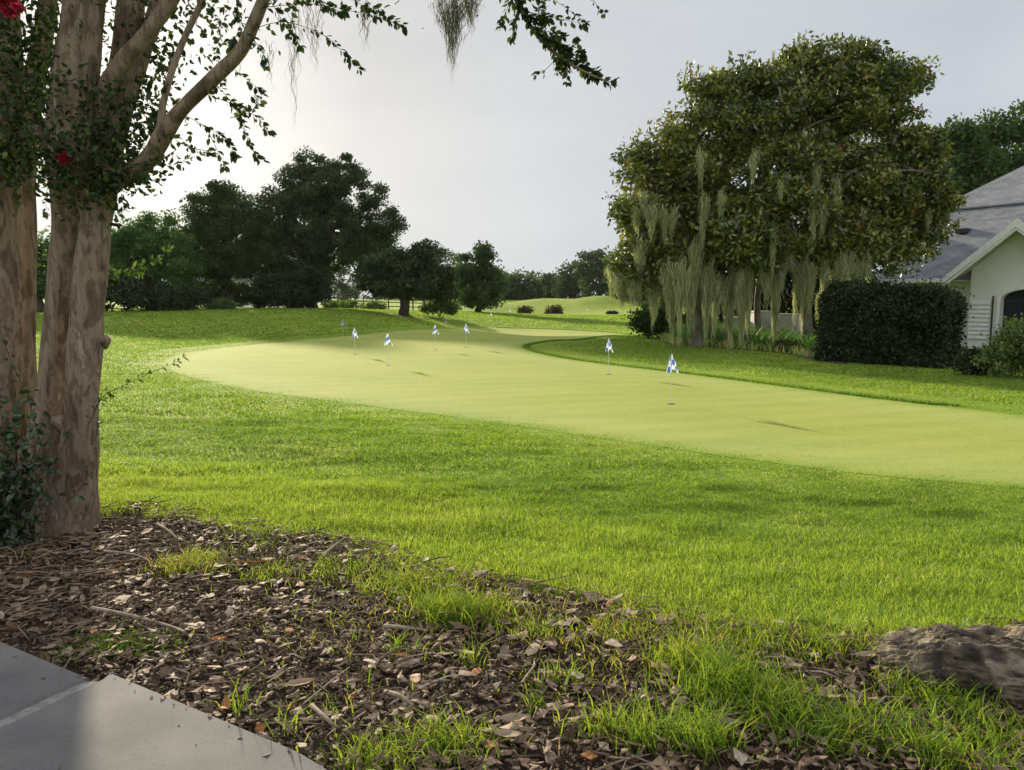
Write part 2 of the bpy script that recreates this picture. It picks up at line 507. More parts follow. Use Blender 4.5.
gx = graded(-900, 900, 320, 6.5)
gy = np.concatenate([np.linspace(-60, -1, 12), np.linspace(-.5, 40, 160), 40 + 860 * (np.linspace(0, 1, 120)[1:]) ** 2.6])
GX, GY = np.meshgrid(gx, gy)
GZ = H(GX, GY)
g = Geo()
nx_, ny_ = len(gx), len(gy)
idx = np.arange(nx_ * ny_).reshape(ny_, nx_)
g.add(np.stack([GX, GY, GZ], -1).reshape(-1, 3), np.stack([idx[:-1, :-1], idx[:-1, 1:], idx[1:, 1:], idx[1:, :-1]], -1).reshape(-1, 4))
tag(g.build('ground', M_lawn, smooth_=True), kind='structure')
sheet('putting_green', green, .012, .5, M_green)
sheet('mulch_bed', mulch, .004, .15, M_soil)
sheet('tree_bed', bed, .010, .4, noise_mat('dry bed soil', [(.3, (.05, .035, .02)), (.7, (.16, .11, .06))], 6, bump=.6))

# pavement: two concrete slabs, joint between
M_conc = noise_mat('concrete', [(.3, (0.1218, 0.1232, 0.1239)), (.5, (0.1566, 0.1562, 0.1554)), (.72, (0.1995, 0.1958, 0.1890))], 3.0, bump=.15, bscale=90, bdist=.003, rough=.85,
                   second=(85, [(.3, (.6, .6, .58)), (.42, (.95, .95, .95)), (.6, (1, 1, 1)), (.75, (1.15, 1.15, 1.13))], .55))


def slab(name, px, zt=.055, mt=None):
    q = [G(*p)[:2] for p in px]
    c = np.mean(q, 0)
    g = Geo(); e = .012
    n = len(q)
    ins = [np.array(p) + (c - p) / np.linalg.norm(c - p) * e for p in q]
    v = [(*p, -.1) for p in q] + [(*p, zt - e) for p in q] + [(*p, zt) for p in ins]
    f = [[i, (i + 1) % n, n + (i + 1) % n, n + i] for i in range(n)] + [[n + i, n + (i + 1) % n, 2 * n + (i + 1) % n, 2 * n + i] for i in range(n)]
    g.add(np.array(v), [np.array(f), np.arange(n) + 2 * n])
    return tag(g.build(name, mt or M_conc), kind='structure')


slab('pavement', [(-70, 614), (0, 651), (92, 692), (88, 697), (0, 738), (-150, 800), (-500, 800)])
slab('pavement', [(104, 693), (112, 691), (303, 775), (500, 900), (-300, 1100), (-150, 822), (0, 748)])
slab('pavement', [(-150, 792), (0, 733), (90, 692.5), (106, 692), (0, 752), (-150, 830)], .046, noise_mat('joint mortar', [(.3, (.17, .17, .165)), (.7, (.30, .30, .29))], 30, bump=.5, bscale=120, bdist=.004))

PAVE = [G(*p)[:2] for p in [(-500, 560), (-70, 612), (0, 649), (100, 686), (118, 688), (320, 775), (520, 900), (-300, 1100)]]
# ------------------------------------------------------------------ lawn blades
M_blade = leaf_mat('grass blade', [(0, (0.0631, 0.1234, 0.0167)), (.3, (0.1399, 0.2420, 0.0287)), (.6, (0.2391, 0.3507, 0.0383)), (.82, (0.3428, 0.4150, 0.0718)), (1, (0.4150, 0.4051, 0.2274))], trans=.52, gloss=.025, tcol=1.35, tshift=(1.03, 1.0, .62))
g = Geo()


def scatter(y0, y1, dens, wid=.78, marg=1.2):
    A = wid * (y1 * y1 - y0 * y0) + 2 * marg * (y1 - y0)
    n = int(A * dens)
    y = np.sqrt(y0 * y0 + R.random(n) * (y1 * y1 - y0 * y0))
    x = (R.random(n) * 2 - 1) * (wid * y + marg)
    return x, y


def lawn(y0, y1, dens, hscale, w, extra=None):
    x, y = scatter(y0, y1, dens)
    ing = inside(green, x, y)
    inm = inside(mulch, x, y)
    dm = dist_poly(mulch, x, y) * np.where(inm, -1, 1)
    dgs = dist_poly(green, x, y) * np.where(ing, -1, 1)
    keep = (dgs > -.9 * R.random(len(x)) ** 2 - .3 * (fbm(x, y, .6) - .45)) & (dm + (fbm(x, y, .35) - .5) * .5 > 0) & ~inside(bed, x, y)
    x, y, dm = x[keep], y[keep], dm[keep]
    dg = dist_poly(green, x, y)
    n1 = fbm(x, y, 1.6); n2 = fbm(x + 50, y, .45)
    # the uncut strip beside the bed is longer and yellower than the mown slope
    strip = np.clip(1 - (dm - 1.1 - .7 * (n1 - .5)) / 1.0, 0, 1)
    n3 = fbm(x * .6 + 20, y * 1.5 + 80, .28)
    h = hscale * (.22 + 1.2 * n3 * n3 + .4 * n2 + .42 * strip) * (.7 + .6 * R.random(len(x)))
    back = y > 15 - .62 * x
    h *= np.where(inside(green, x, y), .35, np.where(back, np.clip(.3 + (dg - .9) / .5, .3, 1), np.clip(.35 + dg / 1.4, .35, 1)))
    sel = R.random(len(x)) < np.clip(.1 + .7 * n2 + .9 * n3 + .4 * strip, 0, 1)
    brown = np.clip((fbm(x + 9, y + 31, 1.0) - .62) * 4, 0, 1) * (1 - strip)
    t = .34 + .22 * (n1 - .5) + .28 * strip + .25 * (n2 - .5) + R.normal(size=len(x)) * .12
    t = np.where(R.random(len(x)) < .05 + .35 * brown, .75 + .25 * R.random(len(x)), t)
    blades(g, x[sel], y[sel], H(x, y)[sel], h[sel], w, (.45 + 1.25 * R.random(len(x)) - .35 * strip)[sel], np.clip(t, 0, 1)[sel])


lawn(2.9, 6.5, 8000, .046, .0042)
lawn(6.5, 10, 3200, .047, .007)
lawn(10, 16, 1100, .045, .012)
lawn(16, 30, 330, .045, .022)
lawn(30, 75, 55, .06, .07)
# the cut lip of taller grass round the green
k = R.integers(0, len(green), 60000)
a_, b_ = green[k], green[(k + 1) % len(green)]
q = a_ + (b_ - a_) * R.random(len(k))[:, None]
cen = unit(np.c_[b_ - a_, np.zeros(len(k))])[:, :2]
out_n = np.c_[cen[:, 1], -cen[:, 0]]
test = inside(green, *(q + out_n * .05).T)
out_n[test] *= -1
q = q + out_n * (.02 + .22 * R.random(len(k))[:, None])
m_ = (q[:, 1] < 50) & (q[:, 1] > 7.5) & (q[:, 0] > -1) & (q[:, 1] > 15 - .62 * q[:, 0])
q = q[m_]
blades(g, q[:, 0], q[:, 1], H(q[:, 0], q[:, 1]), .045 * (.6 + .6 * R.random(len(q))), .012, .5, np.clip(.22 + R.normal(size=len(q)) * .1, 0, 1))
tag(g.build('lawn_grass', M_blade), kind='stuff')

# weeds and loose grass growing through the bark
M_weed = leaf_mat('weed blade', [(0, (0.0475, 0.1000, 0.0120)), (.35, (0.1140, 0.2100, 0.0220)), (.65, (0.2185, 0.3200, 0.0350)), (.85, (0.3420, 0.3700, 0.0700)), (1, (0.3800, 0.3000, 0.1300))], trans=.45, gloss=.015, tcol=1.25, tshift=(1.05, 1, .5))
g = Geo()
WEED = [(185, 572, .10, 420, .085, .78), (205, 565, .08, 200, .07, .75), (262, 578, .13, 220, .07, .66), (255, 545, .25, 420, .06, .55), (450, 622, .10, 800, .12, .56), (405, 592, .13, 650, .09, .66), (440, 585, .14, 500, .08, .7), (350, 572, .16, 420, .08, .62), (490, 615, .1, 260, .08, .75),
                              (128, 655, .10, 380, .06, .3), (85, 655, .07, 120, .05, .28), (728, 700, .09, 520, .155, .5), (690, 668, .08, 320, .13, .66), (770, 722, .10, 420, .13, .5), (820, 745, .08, 260, .11, .45), (880, 735, .12, 320, .1, .5),
                              (905, 696, .05, 150, .09, .6), (945, 712, .08, 260, .09, .45), (985, 738, .10, 260, .08, .5), (600, 742, .06, 120, .10, .6), (440, 755, .09, 360, .09, .6), (375, 768, .09, 320, .08, .6),
                              (540, 640, .08, 160, .08, .68), (620, 640, .10, 180, .07, .75), (700, 628, .2, 420, .07, .62), (238, 715, .035, 16, .14, .5), (283, 735, .035, 12, .13, .5), (330, 722, .12, 40, .10, .55), (395, 660, .04, 30, .1, .5), (560, 690, .05, 50, .09, .6), (535, 715, .03, 20, .12, .5),
                              (470, 670, .03, 22, .13, .58), (650, 745, .08, 160, .13, .55), (100, 520, .14, 360, .09, .55), (330, 600, .35, 160, .06, .8), (750, 650, .16, 420, .1, .62), (1010, 770, .12, 260, .09, .5),
                              (500, 655, .45, 140, .06, .8), (40, 545, .2, 90, .07, .92), (10, 560, .2, 50, .08, .95), (840, 652, .15, 340, .09, .6), (700, 755, .07, 200, .15, .5), (480, 590, .3, 260, .06, .85), (930, 762, .08, 200, .1, .5), (420, 640, .3, 260, .06, .8), (300, 640, .3, 140, .06, .8), (620, 670, .25, 200, .07, .75), (560, 620, .3, 260, .06, .85), (660, 640, .25, 260, .07, .78)]
for px, py, sp, n, hh, tt in WEED:
    c = G(px, py); n = int(n * 1.25)
    x = c[0] + R.normal(size=n) * sp; y = c[1] + R.normal(size=n) * sp * .75
    k = ~inside(PAVE, x, y)
    x, y = x[k], y[k]; n = len(x)
    blades(g, x, y, H(x, y) + .004, hh * (.4 + 1.0 * R.random(n) ** 1.3), .0042 + .003 * R.random(n), .3 + .9 * R.random(n), np.clip(tt + R.normal(size=n) * .15, 0, 1))
tag(g.build('weed_grass', M_weed), kind='stuff')

# bark mulch: loose flakes and shreds -------------------------------
M_bark = None
m, nt, out = mat('bark flakes'); Lk = nt.links.new
at = N(nt, 'ShaderNodeAttribute', attribute_name='tint')
cr = ramp(nt, [(0, (0.042, 0.026, 0.017)), (.3, (0.118, 0.074, 0.048)), (.55, (0.224, 0.156, 0.103)), (.78, (0.342, 0.264, 0.194)), (.93, (0.519, 0.444, 0.364)), (1, (0.378, 0.156, 0.051))], at.outputs['Fac'])
tc = N(nt, 'ShaderNodeTexCoord'); nz = N(nt, 'ShaderNodeTexNoise'); nz.inputs['Scale'].default_value = 60; nz.inputs['Detail'].default_value = 6
Lk(tc.outputs['Object'], nz.inputs['Vector'])
c2 = ramp(nt, [(.3, (.55, .55, .55)), (.7, (1.2, 1.2, 1.2))], nz.outputs['Fac'])
mm = N(nt, 'ShaderNodeMix', data_type='RGBA', blend_type='MULTIPLY'); mm.inputs[0].default_value = 1
Lk(cr.outputs[0], mm.inputs[6]); Lk(c2.outputs[0], mm.inputs[7])
b = N(nt, 'ShaderNodeBsdfPrincipled'); b.inputs['Roughness'].default_value = .75; b.inputs['Specular IOR Level'].default_value = .3
bp = N(nt, 'ShaderNodeBump'); bp.inputs['Strength'].default_value = .4; bp.inputs['Distance'].default_value = .004
Lk(nz.outputs['Fac'], bp.inputs['Height']); Lk(bp.outputs[0], b.inputs['Normal'])
Lk(mm.outputs[2], b.inputs['Base Color']); Lk(b.outputs[0], out.inputs[0])
M_bark = m


def flakes(g, x, y, z, ln, wd_, tilt, tint, th=.003, curl=.12):
    n = len(x); K = 7
    th_ = (np.arange(K) / K * 2 * math.pi)[None] + R.normal(size=(n, K)) * .22
    rr = np.clip(1 + R.normal(size=(n, K)) * .32, .35, 1.7)
    lx = np.cos(th_) * rr * ln[:, None] / 2; ly = np.sin(th_) * rr * wd_[:, None] / 2
    lz = curl * (lx ** 2 / np.maximum(ln, 1e-6)[:, None]) * R.normal(size=n)[:, None] * 3 + R.normal(size=(n, K)) * .0018
    top = np.stack([lx, ly, lz + th], -1); bot = np.stack([lx, ly, lz], -1)
    c = np.stack([np.zeros(n), np.zeros(n), np.full(n, th * 1.4)], -1)[:, None]
    v = np.concatenate([top, bot, c], 1)
    yaw = R.random(n) * 6.283
    ax = R.random(n) * 6.283
    # tilt about a random level axis, then place
    ux, uy = np.cos(ax), np.sin(ax)
    ct, st = np.cos(tilt), np.sin(tilt)
    cy, sy = np.cos(yaw), np.sin(yaw)
    X = v[..., 0] * cy[:, None] - v[..., 1] * sy[:, None]; Y = v[..., 0] * sy[:, None] + v[..., 1] * cy[:, None]; Z = v[..., 2]
    d = (X * ux[:, None] + Y * uy[:, None])
    px, py = -uy[:, None], ux[:, None]
    e = X * px + Y * py
    e2 = e * ct[:, None] - Z * st[:, None]; z2 = e * st[:, None] + Z * ct[:, None]
    v = np.stack([d * ux[:, None] + e2 * px + x[:, None], d * uy[:, None] + e2 * py + y[:, None], z2 + z[:, None]], -1)
    j = np.arange(K); j2 = (j + 1) % K
    ft = np.stack([np.full(K, 2 * K), j, j2], -1); fs = np.stack([j, K + j, K + j2, j2], -1)
    b = (np.arange(n) * (2 * K + 1))[:, None, None]
    g.add(v.reshape(-1, 3), [(b + ft[None]).reshape(-1, 3), (b + fs[None]).reshape(-1, 4)], np.repeat(tint, 2 * K + 1))


def in_bed(n, y0=1.2, y1=6.5):
    x = R.random(n) * 11 - 5.5; y = y0 + R.random(n) * (y1 - y0)
    k = inside(mulch, x, y) | (dist_poly(mulch, x, y) < .12 * R.random(n) + .02)
    k &= ~inside(PAVE, x, y) & (np.abs(x) < .75 * y + 1.0)
    return x[k], y[k]


g = Geo()
x, y = in_bed(125000)
pile = .015 + .055 * fbm(x, y, .4)
n = len(x)
ln = .014 + .06 * R.random(n) ** 3.0
flakes(g, x, y, H(x, y) + pile * R.random(n), ln, ln * (.12 + .5 * R.random(n) ** 1.6), R.normal(size=n) * .38, np.clip(.40 + .24 * (fbm(x, y, .8) - .5) + R.normal(size=n) * .20, 0, .97))
x, y = in_bed(6500); n = len(x)
ln = .038 + .055 * R.random(n) ** 2.2
flakes(g, x, y, H(x, y) + .025 + .02 * R.random(n), ln, ln * (.35 + .4 * R.random(n)), R.normal(size=n) * .24, np.clip(.58 + R.normal(size=n) * .18, 0, 1), th=.004)
# shredded strips
x, y = in_bed(15000); n = len(x)
k = R.random(n) < np.clip(.9 - (x + 3) * .17, .3, 1)
for xx, yy in zip(x[k], y[k]):
    l = .03 + .24 * random.random() ** 2.2
    a = random.gauss(.2, .7); z = h1(xx, yy) + .035
    dv = np.array([math.cos(a), math.sin(a) * .9, random.gauss(0, .12)]) * l
    p0 = np.array([xx, yy, z]); bend = np.array([random.gauss(0, .1) * l, random.gauss(0, .1) * l, random.random() * .12 * l])
    tube(g, [p0, p0 + dv * .5 + bend, p0 + dv], [.0035 * (.5 + random.random()), .004, .0015], 4, min(1, max(0, random.gauss(.5, .2))), cap=False)
# crumbs of bark washed onto the slabs
x = R.random(9000) * 4 - 3.2; y = 1.8 + R.random(9000) * 2
dp = dist_poly(PAVE, x, y)
k = inside(PAVE, x, y) & (R.random(9000) < .55 * np.exp(-dp / .04) + .006); x, y = x[k], y[k]; n = len(x)
ln = .005 + .025 * R.random(n) ** 3
flakes(g, x, y, np.full(n, .056), ln, ln * (.2 + .5 * R.random(n)), R.normal(size=n) * .06, np.clip(.35 + R.normal(size=n) * .2, 0, .95), th=.0015)
tag(g.build('bark_mulch', M_bark), kind='stuff')

# ------------------------------------------------------------------ things lying on the bed
M_stick = noise_mat('weathered stick', [(.3, (.16, .12, .085)), (.7, (.36, .31, .25))], 30, bump=.4, stretch=(1, 1, 1))


def stick(px, r, label, lift=.05):
    pts = [G(*p) + np.array([0, 0, lift + .012 * ((i % 2))]) for i, p in enumerate(px)]
    o = np.array([pts[0][0], pts[0][1], pts[0][2]])
    g = Geo()
    c = curve(pts, 5)
    tube(g, c - o, np.linspace(r, r * .55, len(c)), 7, .5, lump=.12)
    ob = g.build('stick', M_stick, smooth_=True); ob.location = o
    return tag(ob, label, 'stick', 'sticks lying on the bark')


stick([(92, 622), (125, 629), (168, 637), (186, 650)], .010, 'long pale stick lying across the bark near the two paving slabs')
stick([(105, 561), (135, 567), (152, 573)], .008, 'thin grey stick in the bark at the foot of the trunk')
stick([(157, 533), (167, 541), (178, 549)], .010, 'short stubby pale twig lying at the lawn edge beside the tree')
stick([(322, 568), (333, 558), (343, 549)], .011, 'short grey broken branch pointing up to the lawn edge')
stick([(385, 637), (408, 642), (428, 645)], .010, 'grey stick below the tall grass clump in the middle of the bark')
stick([(385, 706), (400, 715), (414, 724)], .010, 'pale splinter of wood lying low in the bark centre')
stick([(312, 726), (325, 740), (338, 748)], .009, 'bleached split twig beside the corner of the near slab')
stick([(302, 722), (330, 702), (350, 684)], .004, 'slender straw-coloured stem leaning over the bark by the near slab')

M_dead = leaf_mat('dead leaf', [(0, (.20, .13, .075)), (.5, (.33, .25, .17)), (1, (.42, .16, .03))], trans=.2, gloss=.05, tcol=1.0, tshift=(1, .9, .8))


def dead_leaf(px, py, ln, label, tint, ang, curl=.25):
    c = G(px, py) + np.array([0, 0, .055])
    g = Geo()
    nu, nv = 9, 5
    u = np.linspace(0, 1, nu); w = np.linspace(-1, 1, nv)
    prof = np.sin(np.pi * np.clip(u, .02, .98)) ** .8 * (1 - .25 * u)
    X = (u[:, None] - .5) * ln + 0 * w; Y = prof[:, None] * w[None] * ln * .27
    Z = curl * ln * ((u[:, None] - .45) ** 2 * 1.3 + .35 * (w[None] ** 2) * prof[:, None]) + R.normal(size=(nu, nv)) * .0015
    ca, sa = math.cos(ang), math.sin(ang)
    v = np.stack([X * ca - Y * sa, X * sa + Y * ca, Z], -1).reshape(-1, 3)
    i = np.arange(nu * nv).reshape(nu, nv)
    f = np.stack([i[:-1, :-1], i[1:, :-1], i[1:, 1:], i[:-1, 1:]], -1).reshape(-1, 4)
    g.add(v, f, tint)
    tube(g, [(-ln * .5 * ca, -ln * .5 * sa, curl * ln * .27), (-ln * .64 * ca, -ln * .64 * sa, curl * ln * .25)], .0016, 5, tint * .7)
    o = g.build('fallen_leaf', M_dead, smooth_=True); o.location = c
    return tag(o, label, 'leaf', 'dead leaves on the bark')


dead_leaf(300, 704, .115, 'large curled tan dead leaf right of the near slab edge', .45, .3)
dead_leaf(219, 653, .07, 'bright orange dead leaf lying above the near slab', 1.0, .1)
dead_leaf(210, 707, .075, 'grey-tan dead leaf close beside the near slab corner', .3, -.6)
dead_leaf(303, 568, .05, 'small orange dead leaf up by the lawn edge', .95, .5)
dead_leaf(401, 669, .05, 'small reddish orange dead leaf below the middle grass clump', .9, .2)
dead_leaf(515, 740, .11, 'tan dead leaf at the very bottom centre of the bark', .4, .1)
dead_leaf(508, 757, .10, 'broad pale dead leaf lying below another tan one', .5, -.2)
dead_leaf(865, 672, .10, 'pale flat dead leaf on the bark left of the rock', .5, .2)

# rock ----------------------------------------------------------------
M_rock = noise_mat('lichened rock', [(.32, (0.032, 0.027, 0.023)), (.44, (0.084, 0.071, 0.056)), (.55, (0.175, 0.150, 0.112)), (.68, (0.280, 0.252, 0.198))], 13, bump=1.0, bscale=26, bdist=.05, detail=9,
                   second=(7.0, [(.42, (.55, .5, .46)), (.58, (1, 1, 1)), (.7, (1.15, .95, .75))], .9))
import bmesh
bm = bmesh.new()
bmesh.ops.create_icosphere(bm, subdivisions=7, radius=1)
c0 = G(935, 690)
rc = np.array([2.08, 3.0, 0])
from mathutils import noise as mn
prof = {}
for v in bm.verts:
    d = v.co.copy()
    q = Vector((d.x * .70 * (.9 + .18 * mn.noise(d * 1.3)), d.y * .30, d.z))
    # two humps with a saddle between, flat broken left nose
    u = d.x
    top = .185 + .03 * math.exp(-((u + .55) / .25) ** 2) - .018 * math.exp(-((u + .05) / .22) ** 2) + .05 * math.exp(-((u - .5) / .3) ** 2)
    q.z = (d.z * top * .72 if d.z > 0 else d.z * .12)
    q += d * (.03 * mn.noise(d * 2.2 + Vector((3, 1, 2))) + .022 * mn.noise(d * 5.5) + .014 * mn.noise(d * 13) + .008 * mn.noise(d * 29))
    cellv = mn.cell_vector(d * 2.4) 
    q += d * .02 * (cellv.x - .5)
    v.co = q
me = bpy.data.meshes.new('rock'); bm.to_mesh(me); bm.free()
me.materials.append(M_rock)
for p in me.polygons: p.use_smooth = True
ro = bpy.data.objects.new('rock', me); COL.objects.link(ro)
ro.location = (rc[0], rc[1], h1(rc[0], rc[1]) + .02); ro.rotation_euler = (0, 0, -.12)
tag(ro, 'big brown lichen-spotted rock at the edge of lawn and bark', 'rock')

# ------------------------------------------------------------------ pin flags
M_pole = plain('white pole', (.75, .75, .72), .4)
M_cup = plain('cup liner', (.01, .01, .01), .8)
M_tip = plain('dark pole tip', (.03, .035, .06), .5)
m, nt, out = mat('checked flag'); Lk = nt.links.new
tc = N(nt, 'ShaderNodeTexCoord'); ck = N(nt, 'ShaderNodeTexChecker'); ck.inputs['Scale'].default_value = 2.9
ck.inputs[1].default_value = (.06, .17, .55, 1); ck.inputs[2].default_value = (.82, .84, .86, 1)
Lk(tc.outputs['UV'], ck.inputs[0])
d = N(nt, 'ShaderNodeBsdfDiffuse'); t = N(nt, 'ShaderNodeBsdfTranslucent'); mx = N(nt, 'ShaderNodeMixShader'); mx.inputs[0].default_value = .4
Lk(ck.outputs[0], d.inputs[0]); Lk(ck.outputs[0], t.inputs[0]); Lk(d.outputs[0], mx.inputs[1]); Lk(t.outputs[0], mx.inputs[2]); Lk(mx.outputs[0], out.inputs[0])
M_flag = m


def pin(pos, label, rot, fw=.205, fh=.27, ph=.75):
    root = empty('putting_flag', pos, label, 'flag', 'pin flags on the putting green')
    o = np.array(pos)
    g = Geo(); tube(g, [o + (0, 0, -.02), o + (0, 0, ph)], .0045, 8); g.build('pole', M_pole, root)
    g = Geo(); tube(g, [o + (0, 0, ph), o + (0, 0, ph + .012), o + (0, 0, ph + .04)], [.0075, .011, .004], 8); g.build('pole_tip', M_tip, root)
    g = Geo(); tube(g, [o + (0, 0, .0125), o + (0, 0, .0165)], .054, 18); g.build('cup', M_cup, root)
    # limp flag: hangs from the pole head in folds
    nu, nv = 15, 13
    U, V = np.meshgrid(np.linspace(0, 1, nu), np.linspace(0, 1, nv), indexing='ij')
    spread = .25 + .75 * V ** .8
    X = U * fw * .62 * spread
    Y = .028 * np.sin(U * 9 + rot) * spread + .012 * np.sin(V * 5 + U * 4)
    Z = ph - .004 - V * fh * .82 - U * .07 * (1 - .3 * V) - .035 * U * U
    # a fold that falls on the other side of the pole
    X2 = -U[:, :] * fw * .42 * spread
    Y2 = .025 * np.sin(U * 7 + 2 + rot) * spread
    Z2 = ph - .006 - V * fh * .95 - U * .03
    ca, sa = math.cos(rot), math.sin(rot)
    g = Geo(); uv = []
    i = np.arange(nu * nv).reshape(nu, nv)
    f = np.stack([i[:-1, :-1], i[1:, :-1], i[1:, 1:], i[:-1, 1:]], -1).reshape(-1, 4)
    for (a, b_, c) in ((X, Y, Z), (X2, Y2, Z2)):
        v = np.stack([a * ca - b_ * sa, a * sa + b_ * ca, c], -1).reshape(-1, 3) + o
        g.add(v, f); uv.append(np.stack([U * .9, V], -1).reshape(-1, 2))
    g.build('flag', M_flag, root, smooth_=True, uv=np.concatenate(uv))
    return root


pin(G(671, 405), 'nearest blue and white checked pin flag, alone on the right of the green', .3)
pin(G(608.5, 375), 'blue and white checked pin flag just left of the dry lily bed', .5)
pin(G(388, 366), 'larger right one of the two checked pin flags standing side by side', -.2)
pin(G(355, 355), 'smaller left one of the two checked pin flags standing side by side', .8)
pin(P(343, 338, 31) * (1, 1, 0) + (0, 0, h1(*P(343, 338, 31)[:2])), 'small far checked pin flag on the left crest in front of the oaks', .1)
for px, d, lab, r in ((435, 23, 'checked pin flag at the shaded rim below the dark spreading tree', -.35), (466, 24, 'blue checked pin flag in the middle of the shade edge', .6),
                      (446, 43, 'tiny white pin flag in the shade beyond the checked one under the dark spreading tree', 1.2), (491, 52, 'tiny white pin flag in the shade below the pair of brown bushes', 1.0),
                      (510, 58, 'tiny pale pin flag in the shade on the far green', .3), (587, 74, 'farthest tiny white pin flag out on the sunny fairway', .4)):
    q = P(px, 330, d)
    r_ = pin((q[0], q[1], h1(q[0], q[1])), lab, r)

# ------------------------------------------------------------------ trees
M_bark_dark = noise_mat('dark bark', [(.3, (.025, .02, .016)), (.7, (.09, .075, .06))], 4, bump=.8, bscale=12, bdist=.03, stretch=(1, 1, .3))
M_bark_grey = noise_mat('grey lichen bark', [(.35, (.11, .10, .085)), (.55, (.22, .21, .18)), (.7, (.34, .34, .29))], 5, bump=.7, bscale=14, bdist=.02, stretch=(1, 1, .5))
M_oak = leaf_mat('oak leaves', [(0, (0.0147, 0.0317, 0.0112)), (.5, (0.0322, 0.0655, 0.0187)), (1, (0.0689, 0.1109, 0.0328))], trans=.22, gloss=.04)
M_oak2 = leaf_mat('broadleaf foliage', [(0, (0.0187, 0.0445, 0.0115)), (.5, (0.0421, 0.0840, 0.0211)), (1, (0.0842, 0.1284, 0.0336))], trans=.28, gloss=.03)
M_vine = leaf_mat('vine leaves', [(0, (0.0300, 0.0750, 0.0180)), (.5, (0.0600, 0.1375, 0.0300)), (1, (0.1200, 0.2125, 0.0480))], trans=.3, gloss=.03)
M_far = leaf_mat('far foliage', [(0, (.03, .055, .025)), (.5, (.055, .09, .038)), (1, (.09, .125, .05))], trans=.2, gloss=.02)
M_mag = leaf_mat('magnolia leaves', [(0, (0.0185, 0.0294, 0.0076)), (.3, (0.0492, 0.0758, 0.0142)), (.55, (0.1231, 0.1589, 0.0265)), (.8, (0.2584, 0.2690, 0.0471)), (.93, (0.2954, 0.2322, 0.0566)), (1, (0.2338, 0.1162, 0.0330))], trans=.2, gloss=.06, rough=.33, tcol=1.6)
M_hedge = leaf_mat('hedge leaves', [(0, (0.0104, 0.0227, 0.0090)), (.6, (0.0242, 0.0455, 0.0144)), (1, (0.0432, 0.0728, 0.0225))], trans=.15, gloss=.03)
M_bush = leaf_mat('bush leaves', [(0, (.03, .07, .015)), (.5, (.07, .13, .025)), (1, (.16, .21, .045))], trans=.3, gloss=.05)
M_redbush = leaf_mat('reddish foliage', [(0, (.03, .03, .015)), (.5, (.07, .055, .03)), (1, (.12, .10, .045))], trans=.2, gloss=.02)


def lobe(px, py, rx, ry, d, rd=None):
    c = P(px, py, d)
    s = d / F
    return c, np.array([rx * s, (rd if rd is not None else .9 * rx * s), ry * s])


def crown_points(lobes, n, inner=.45):
    vol = np.array([np.prod(l[1]) ** .75 for l in lobes]); vol /= vol.sum()
    k = R.choice(len(lobes), n, p=vol)
    c = np.array([l[0] for l in lobes])[k]; r = np.array([l[1] for l in lobes])[k]
    d = rnd_dir(n)
    rad = (inner ** 3 + (1 - inner ** 3) * R.random(n)) ** (1 / 3)
    rad *= 1 + .10 * R.normal(size=n)
    return c + d * r * rad[:, None]


def foliage(g, centres, per, cr, size, aspect=.6, up=.5, flat=.7, tspread=.18, tbias=0.0, kind='quad'):
    n = len(centres)
    cnt = np.maximum(4, (per * (.4 + 1.2 * R.random(n))).astype(int))
    k = np.repeat(np.arange(n), cnt)
    sc = (cr * (.55 + .9 * R.random(n)))[k]
    off = rnd_dir(len(k)) * (R.random((len(k), 1)) ** .45) * .85
    off[:, 2] *= flat
    pos = centres[k] + off * sc[:, None]
    ct = R.random(n)[k]
    tint = np.clip(.25 + .4 * ct + R.normal(size=len(k)) * tspread + tbias, 0, 1)
    s = size * (.55 + .9 * R.random(len(k)))
    leaves(g, pos, rnd_dir(len(k)), rnd_dir(len(k), up), s, s * aspect, tint, kind=kind)


def limbs(g, fork, targets, r0, n=10, tw=.25):
    idx = R.choice(len(targets), min(n, len(targets)), replace=False)
    for i in idx:
        t = targets[i]; L_ = np.linalg.norm(t - fork)
        m1 = fork + (t - fork) * .35 + np.array([0, 0, .14 * L_]) + R.normal(size=3) * .06 * L_
        m2 = fork + (t - fork) * .7 + np.array([0, 0, .10 * L_]) + R.normal(size=3) * .07 * L_
        c = curve([fork, m1, m2, t], 5)
        tube(g, c, np.linspace(r0 * (.45 + .3 * random.random()), r0 * .06, len(c)), 6, .5, lump=.08)


def sublobes(lobes, k=5, f=.45, keep=.72):
    out = []
    for c, r_ in lobes:
        out.append((c, r_ * keep))
        d = rnd_dir(k, .25)
        for q in d:
            ff = f * (.65 + .7 * random.random())
            out.append((c + q * r_ * (.92 - ff * .5), np.full(3, ff * (r_[0] * r_[1] * r_[2]) ** (1 / 3)) * np.array([1.1, 1.1, .8])))
    return out


def prune(cen, reach, k=5):
    d = np.sqrt(((cen[:, None] - cen[None]) ** 2).sum(-1)); d.sort(1)
    return cen[d[:, min(k, len(cen) - 1)] < reach]


